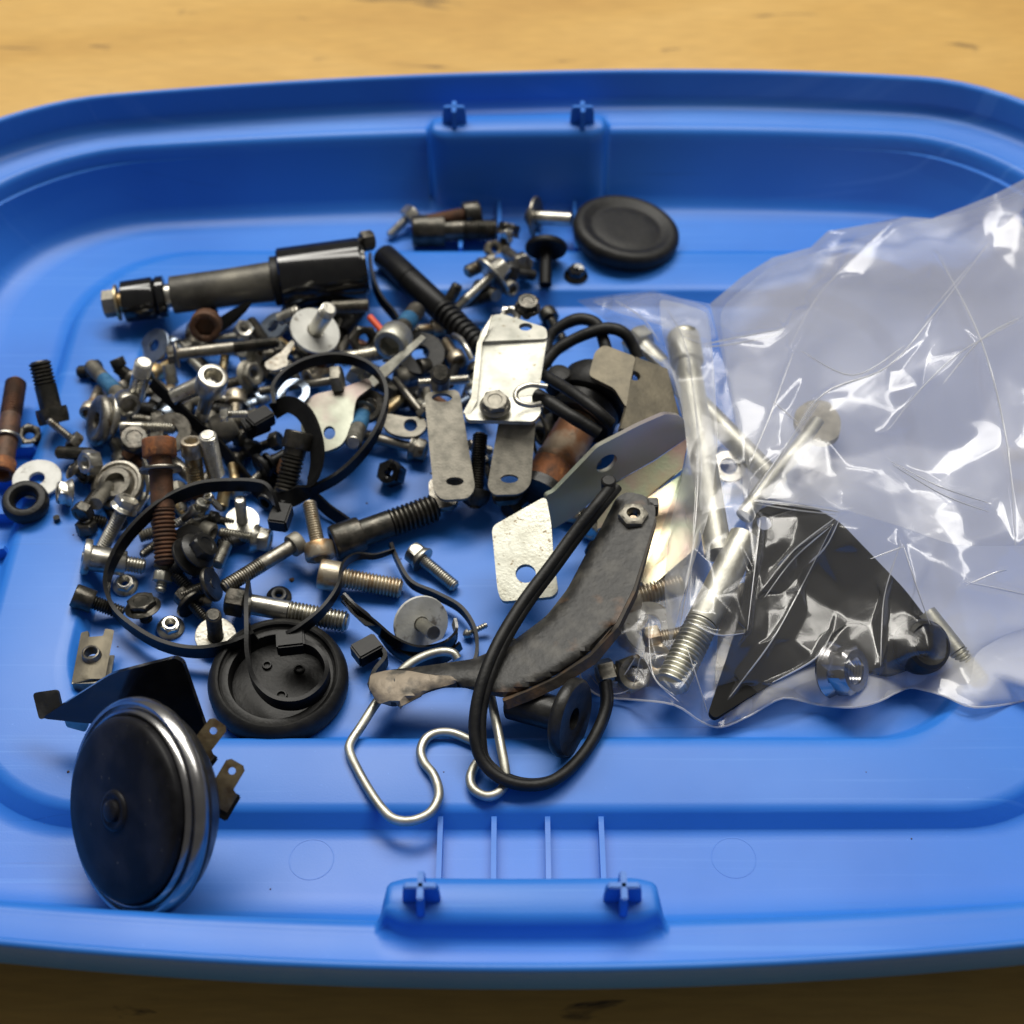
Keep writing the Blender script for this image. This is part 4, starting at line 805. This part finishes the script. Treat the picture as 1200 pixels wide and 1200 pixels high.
# more pieces wedged low in the pile, each named by what it lies against
LM = [('the upright polished bolt end', 165, 445), ('the bright socket cap', 248, 445), ('the long thin dull bolt', 255, 410), ('the white fender washer', 367, 392), ('the fat socket bolt', 460, 398), ('the pear shaped bracket', 390, 490), ('the silver threaded stud', 248, 532), ('the rusted orange bolt head', 187, 525), ('the turned cup bushing', 138, 560), ('the first tie head', 325, 600), ('the washered black bolt', 225, 640), ('the upright washer bolt', 283, 605), ('the grey flange wheel', 122, 495), ('the oval tie ring', 345, 520), ('the zinc bracket lip', 555, 440), ('the ribbed tube', 500, 350), ('the dark disc head', 246, 681), ('the back cluster', 590, 290), ('the rubber mount', 680, 470), ('the curved arm nut', 730, 620)]
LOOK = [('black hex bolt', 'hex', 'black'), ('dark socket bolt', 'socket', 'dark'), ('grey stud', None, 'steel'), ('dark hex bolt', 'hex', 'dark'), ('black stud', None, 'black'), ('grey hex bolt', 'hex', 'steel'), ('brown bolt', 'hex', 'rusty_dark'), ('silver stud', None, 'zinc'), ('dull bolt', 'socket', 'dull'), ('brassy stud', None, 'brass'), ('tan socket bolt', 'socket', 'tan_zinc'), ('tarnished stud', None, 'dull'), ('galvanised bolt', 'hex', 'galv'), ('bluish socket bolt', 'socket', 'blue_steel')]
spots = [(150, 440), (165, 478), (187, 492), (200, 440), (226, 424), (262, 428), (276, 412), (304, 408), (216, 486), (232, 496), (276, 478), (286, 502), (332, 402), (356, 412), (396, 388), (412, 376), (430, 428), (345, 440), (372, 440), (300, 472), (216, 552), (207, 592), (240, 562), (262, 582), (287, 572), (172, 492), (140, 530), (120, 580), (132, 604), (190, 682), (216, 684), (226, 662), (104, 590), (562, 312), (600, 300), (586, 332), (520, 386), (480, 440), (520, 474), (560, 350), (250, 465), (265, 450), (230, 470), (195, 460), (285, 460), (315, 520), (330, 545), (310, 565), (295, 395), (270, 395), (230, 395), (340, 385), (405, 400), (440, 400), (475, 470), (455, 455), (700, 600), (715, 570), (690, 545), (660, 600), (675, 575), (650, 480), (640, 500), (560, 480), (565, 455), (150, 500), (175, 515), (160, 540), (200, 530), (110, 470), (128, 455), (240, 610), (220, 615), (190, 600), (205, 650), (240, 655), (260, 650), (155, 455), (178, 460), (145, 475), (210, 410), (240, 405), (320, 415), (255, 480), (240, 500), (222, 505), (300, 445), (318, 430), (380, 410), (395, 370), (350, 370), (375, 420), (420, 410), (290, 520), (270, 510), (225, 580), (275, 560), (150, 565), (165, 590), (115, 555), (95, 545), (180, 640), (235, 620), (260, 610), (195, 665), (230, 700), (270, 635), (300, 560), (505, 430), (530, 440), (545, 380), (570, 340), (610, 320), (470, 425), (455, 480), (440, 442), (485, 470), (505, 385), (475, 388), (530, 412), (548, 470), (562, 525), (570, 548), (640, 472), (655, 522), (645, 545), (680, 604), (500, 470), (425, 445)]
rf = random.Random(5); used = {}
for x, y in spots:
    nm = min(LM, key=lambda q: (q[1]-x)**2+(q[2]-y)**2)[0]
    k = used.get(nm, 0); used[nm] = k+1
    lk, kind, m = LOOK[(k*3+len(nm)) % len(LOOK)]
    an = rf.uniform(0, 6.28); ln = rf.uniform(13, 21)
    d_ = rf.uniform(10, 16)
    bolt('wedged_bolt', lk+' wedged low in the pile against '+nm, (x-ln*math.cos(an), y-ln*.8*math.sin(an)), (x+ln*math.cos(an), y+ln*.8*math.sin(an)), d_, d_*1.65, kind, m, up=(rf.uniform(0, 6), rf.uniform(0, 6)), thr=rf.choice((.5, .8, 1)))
# crumbs of dirt
for i, (x, y) in enumerate(((342, 680), (86, 627), (520, 905), (690, 970), (1068, 983), (317, 1042), (395, 700), (138, 758), (470, 655), (560, 870), (1015, 905), (52, 965), (80, 905), (505, 555), (430, 590), (470, 250), (205, 245))):
    p = W(x, y, floor_at(x, y)); r = random.uniform(.0002, .00045) if i else .0009
    tag(mesh('dirt_crumb', loft([[(p.x+a*random.uniform(.7, 1.2), p.y+b*random.uniform(.7, 1.2), p.z+c) for a, b, c in ring(z*r, k*r, n=7)] for z, k in ((0, .8), (.5, 1), (1.0, .5))]), 'dirt', recenter=True), 'tiny dark crumb of dirt lying on the blue lid', 'crumb', 'dirt crumbs on the lid')

# ================================================================== bag contents
def rod(name, label, pts, r, m, cat='rod'): return tag(mesh(name, sweep(spline([W(*p) for p in pts], 6), circ(r, 16)), m, recenter=True), label, cat)
B('galvanised_rod', 'long galvanised bolt standing tall in the clear bag', (800, 392, ), (842, 650), 31, 36, 'socket', 'galv', z=(38, 24), thr=0, hh=1.1, cat='rod')
B('galvanised_bolt', 'fat galvanised bolt with bare thread at the bag bottom', (872, 630), (785, 806), 38, 44, None, 'galv', z=(27, 16), thr=.42)
B('galvanised_rod', 'galvanised rod slanting behind the tall bolt in the bag', (742, 395), (912, 568), 26, 34, 'hex', 'galv', z=(20, 12), thr=.0, hh=.5, cat='rod')
o = thing('paddle_rod', 'grey rod with flattened paddle end lying inside the bag', 'rod', W(940, 520, 10))
sub(mesh('rod', sweep(spline([W(x, y, z) for x, y, z in ((872, 605, 16), (905, 560, 18), (940, 520, 20), (958, 496, 20))], 6), circ(.0032, 14)), 'galv'), o)
sub(plate('paddle', rnd([(932, 480), (950, 468), (972, 470), (986, 490), (984, 512), (964, 520), (945, 512), (930, 495)], 8), lambda x, y: 22, 'dull', None, t=2.5), o)
o = thing('black_plate', 'black triangular bracket plate with a hole inside the bag', 'bracket', W(950, 700, 16))
sub(plate('plate', rnd([(884, 600), (905, 590), (950, 592), (985, 612), (1060, 690), (1092, 732), (1085, 775), (1040, 792), (965, 770), (905, 800), (838, 842), (830, 835), (868, 720)], 12), lambda x, y: 24-(y-590)*.05, 'dead_black', None, [ell(896, 611, 9, 10)], t=2.5, grid=22), o)
nut('flange_nut', 'large shiny flange nut lying in the bag on the black plate', (975, 785), 26, 'chrome', up=2, tilt=(.85, -.55, .75), fl=34, h=1.3, hole=.62)
washer('rubber_ring', 'dark rubber ring at the end of the black plate in the bag', (1072, 760), 32, 'rubber', up=6, tilt=(.35, -.5), hole=.42, t=9, cat='ring', thick_round=True)
B('galvanised_bolt', 'threaded bolt end pointing out beyond the rubber ring in the bag', (1085, 720), (1150, 802), 27, 34, None, 'galv', z=(16, 9), thr=.45)
B('socket_bolt', 'threaded steel bolt lying in the bag behind the curved arm', (722, 706), (800, 684), 26, 40, 'socket', 'tan_zinc', up=(2, 4))
B('hex_bolt', 'dull hex bolt lying at the bag corner above the bushing', (700, 792), (762, 778), 20, 32, 'hex', 'steel', up=(0, 2))
B('hex_bolt', 'tan hex bolt lying in the bag next to the fat galvanised bolt', (755, 752), (806, 742), 19, 30, 'hex', 'tan_zinc', up=(2, 4))
washer('spring_washer', 'steel spring washer lying in the bag beside the threaded steel bolt', (735, 722), 24, 'steel', tilt=(.1, -.3), hole=.62, t=2.4, up=1)
washer('flat_washer', 'shiny washer standing in the bag below the threaded steel bolt', (760, 735), 30, 'bright', tilt=(.1, -.5), hole=.5, up=0)
nut('hex_nut', 'dull hex nut in the bag corner near the bushing', (738, 790), 20, 'steel', tilt=(.2, -.5, .8), h=1.0)
nut('hex_nut', 'tan hex nut in the bag beside the fat galvanised bolt', (772, 775), 18, 'tan_zinc', tilt=(-.2, -.5, .8), h=1.0)
washer('flat_washer', 'pale washer lying in the bag below the slanting rod', (853, 548), 20, 'bright', tilt=(.1, -.3), hole=.5, up=4)
tag(plate('zinc_shim', rnd([(845, 690), (880, 680), (872, 790), (838, 800)], 5), lambda x, y: 8, 'dark', None, t=2), 'dark plate scrap in the bag beside the fat galvanised bolt', 'plate')

# ================================================================== clear bag
BO = [(676, 352), (720, 345), (766, 340), (800, 350), (832, 356), (870, 324), (905, 302), (950, 290), (970, 271), (1010, 264), (1060, 254), (1092, 256), (1128, 243), (1165, 228), (1200, 210), (1260, 190), (1330, 200), (1380, 320), (1400, 480), (1390, 640), (1340, 790), (1260, 812), (1200, 822), (1142, 829), (1105, 815), (1066, 806), (1030, 822), (1000, 829), (958, 826), (918, 818), (880, 838), (846, 852), (822, 846), (790, 826), (742, 820), (704, 816), (684, 800), (681, 784), (700, 762), (735, 705), (768, 640), (790, 580), (806, 528), (800, 490), (783, 436), (740, 398), (705, 372)]
HC = [(680, 352, 14), (765, 343, 24), (832, 358, 32), (802, 400, 45), (820, 500, 40), (835, 640, 36), (790, 800, 21), (835, 700, 34), (850, 845, 7), (960, 822, 7), (1000, 780, 27), (1072, 750, 26), (1140, 800, 14), (1060, 258, 44), (960, 290, 34), (1200, 212, 56), (1100, 400, 60), (1000, 450, 52), (985, 600, 42), (900, 600, 33), (920, 700, 26), (960, 750, 22), (1200, 600, 50), (1200, 815, 10), (1330, 500, 58), (1330, 250, 60), (1330, 790, 12), (690, 790, 8), (740, 720, 19), (780, 430, 34), (800, 500, 40), (768, 640, 22), (720, 690, 18), (1100, 650, 38), (1066, 806, 8), (880, 500, 40), (740, 370, 28), (704, 814, 7), (742, 818, 8)]
def hb(x, y):
    a = b = 0
    for px, py, z in HC:
        w_ = 1/((x-px)**2+(y-py)**2+60)**1.6; a += w_*z; b += w_
    return a/b
CR = [[(822, 404), (862, 396), (920, 385)], [(925, 408), (950, 360), (982, 320), (1046, 260)], [(930, 412), (905, 480), (878, 545)], [(880, 582), (920, 525), (965, 462), (1040, 430), (1095, 368), (1158, 286)], [(1040, 505), (1080, 455), (1130, 410), (1194, 376)], [(1042, 540), (1100, 570), (1160, 590)], [(882, 586), (930, 592), (984, 600)], [(980, 606), (930, 645), (892, 692)], [(892, 606), (884, 670), (876, 738)], [(1056, 636), (1036, 700), (1032, 780)], [(1058, 638), (1075, 690), (1090, 732)], [(976, 615), (938, 690), (905, 750), (868, 800), (836, 842)], [(806, 728), (840, 744), (872, 742)], [(1130, 682), (1170, 690), (1215, 700)], [(1100, 300), (1150, 400), (1180, 520), (1190, 640)], [(775, 352), (800, 395), (812, 450), (818, 540), (812, 640), (796, 740)], [(700, 780), (722, 800), (745, 770)], [(760, 730), (765, 790), (790, 815)], [(1230, 260), (1260, 400), (1240, 560)], [(905, 800), (955, 772), (975, 742)]]
rg = random.Random(11)
ex = []; FL = []
for l in CR:
    for i, (x, y) in enumerate(l):
        t = (Vector(l[min(i+1, len(l)-1)])-Vector(l[max(i-1, 0)])).normalized()
        for sgn in (-1, 1):
            q_ = (x-t.y*5.5*sgn, y+t.x*5.5*sgn)
            if pip(*q_, BO): FL.append(q_)
for i in range(2600):
    x, y = rg.uniform(680, 1395), rg.uniform(205, 850)
    if all((x-a)**2+(y-b)**2 > 19**2 for a, b in ex) and all((x-a)**2+(y-b)**2 > 13**2 for l in CR for a, b in l) and all((x-a)**2+(y-b)**2 > 13**2 for a, b in BO): ex.append((x, y))
bagpts, bagf = cdt(BO, (), ex+FL, CR)
crset = {(round(a), round(b)) for l in CR for a, b in l}; boset = {(round(a), round(b)) for a, b in BO}
def bagv(x, y):
    k = (round(x), round(y)); h = hb(x, y)
    if k in boset: return W(x, y, h)
    if k in crset: return W(x, y, h+1.9+rg.uniform(-.3, .5))
    j_ = .15 if 870 < x < 1090 and 600 < y < 830 else 1.0
    return W(x, y, h+rg.uniform(-.8, .6)*j_)
BV = [bagv(x, y) for x, y in bagpts]
bag = thing('plastic_bag', 'crumpled clear plastic bag filled with galvanised bolts and a black plate', 'bag', W(950, 700, 4))
film('fold_film', .30, gloss=.6, rough=.3, bumps=.15, tint=(.80, .80, .78))
film('glint_film', .55, gloss=1.0, rough=.18, bumps=.05, tint=(.88, .88, .88))  # whiter film for the folds, crease highlights put into its colour
def sheet(name, V, F, m, creased=True):
    o = sub(mesh(name, (V, F), m, sharp=179), bag)
    md = o.modifiers.new('crease', 'SUBSURF'); md.levels = 3; md.render_levels = 3
    return o
top = sheet('front_film', BV, bagf, 'clear_film')
vc = top.data.attributes.new('crease_vert', 'FLOAT', 'POINT')
for i, p in enumerate(bagpts):
    if (round(p[0]), round(p[1])) in boset: vc.data[i].value = 1.0
if creased_ids := True:
    me = top.data; at = me.attributes.new('crease_edge', 'FLOAT', 'EDGE')
    for e in me.edges:
        a, b = (bagpts[i] for i in e.vertices) if len(me.vertices) == len(bagpts) else ((0, 0), (0, 0))
        c = ((round(a[0]), round(a[1])) in crset and (round(b[0]), round(b[1])) in crset)
        bd = ((round(a[0]), round(a[1])) in boset and (round(b[0]), round(b[1])) in boset)
        at.data[e.index].value = 1.0 if bd else (.75 if c else .42)
# back film: same edge, lying on the lid floor; milky where the layers double up
def back(poly, inner, m, name):
    e2 = [(x, y) for x, y in ex if pip(x, y, poly)]
    v, f = cdt(poly, (), e2)
    V = []
    ks = {(round(a), round(b)) for a, b in poly}
    for x, y in v:
        if (round(x), round(y)) in boset: V.append(W(x, y, hb(x, y)-.4))
        else:
            zz_ = inner(x, y); V.append(W(x, y, zz_))
    o = sheet(name, V, f, m); a_ = o.data.attributes.new('crease_vert', 'FLOAT', 'POINT')
    for i, p in enumerate(v):
        if (round(p[0]), round(p[1])) in boset: a_.data[i].value = 1.0
    return o
lo = [p for p in BO]
def base_z(x, y): return 12.6+1.2*noise.noise(Vector((x*.02, y*.02, 3)))+max(0, (x-1100))*.06
li = [(832, 356)]+[p for p in BO[5:32]]+[(880, 700), (872, 590), (866, 520), (850, 430)]
back([p for p in li], base_z, 'milky_film', 'back_film')

lc = BO[:5]+[(850, 430), (866, 520), (872, 590), (880, 700), (880, 838)]+BO[31:]
back(lc, lambda x, y: 11.8, 'clear_film', 'lower_film')
def layer(name, poly, dz, m, seed, sp=30):
    r2 = random.Random(seed); e3 = []
    xs = [p[0] for p in poly]; ys = [p[1] for p in poly]
    for i in range(500):
        x, y = r2.uniform(min(xs), max(xs)), r2.uniform(min(ys), max(ys))
        if pip(x, y, poly) and all((x-a)**2+(y-b)**2 > sp**2 for a, b in e3) and all((x-a)**2+(y-b)**2 > 12**2 for a, b in poly): e3.append((x, y))
    v, f = cdt(poly, (), e3)
    o = sheet(name, [W(x, y, hb(x, y)+dz+r2.uniform(-1.0, 1.0)) for x, y in v], f, m)
    at = o.data.attributes.new('crease_edge', 'FLOAT', 'EDGE')
    for e in o.data.edges: at.data[e.index].value = .4
layer('inner_film', [(842, 362), (905, 310), (955, 296), (1060, 262), (1130, 250), (1250, 200), (1340, 300), (1330, 600), (1215, 640), (1120, 640), (1050, 615), (985, 596), (930, 588), (884, 582), (868, 520), (852, 430)], -6, 'hazy_film', 3)
layer('folded_edge', [(772, 350), (800, 356), (830, 366), (836, 420), (842, 520), (832, 600), (800, 700), (785, 760), (778, 690), (784, 620), (806, 530), (800, 480), (786, 430), (776, 390)], 3.5, 'fold_film', 4, 22)
layer('top_corner_fold', [(690, 352), (766, 342), (830, 358), (842, 400), (800, 390), (770, 380), (720, 365)], 2.0, 'hazy_film', 8, 24)
sub(mesh('edge_seam', sweep(spline([W(x, y, hb(x, y)-.2) for x, y in BO[21:40]], 4), circ(.00035, 6)), 'milky_film'), bag)

# pinched folds along the creases; their whiter film paints in the thin highlights
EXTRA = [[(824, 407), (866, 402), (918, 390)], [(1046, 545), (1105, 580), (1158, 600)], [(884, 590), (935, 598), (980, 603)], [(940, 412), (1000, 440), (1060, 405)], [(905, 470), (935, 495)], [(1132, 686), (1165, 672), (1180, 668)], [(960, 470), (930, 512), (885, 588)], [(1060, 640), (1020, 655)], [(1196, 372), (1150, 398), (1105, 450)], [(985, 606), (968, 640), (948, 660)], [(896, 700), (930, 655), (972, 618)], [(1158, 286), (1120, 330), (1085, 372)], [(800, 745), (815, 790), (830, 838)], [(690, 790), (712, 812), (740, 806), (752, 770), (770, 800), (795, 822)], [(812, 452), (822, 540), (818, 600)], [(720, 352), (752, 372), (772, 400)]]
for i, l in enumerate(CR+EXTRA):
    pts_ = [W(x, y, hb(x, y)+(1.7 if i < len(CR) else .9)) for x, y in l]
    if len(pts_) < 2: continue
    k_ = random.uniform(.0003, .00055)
    sub(mesh('fold_glint', sweep(spline(pts_, 6), [(a*.45, b) for a, b in circ(k_, 6)], Vector((0, 0, 1)), taper=lambda t: .25+.75*math.sin(math.pi*min(1, max(0, t)))**.7), 'glint_film'), bag)
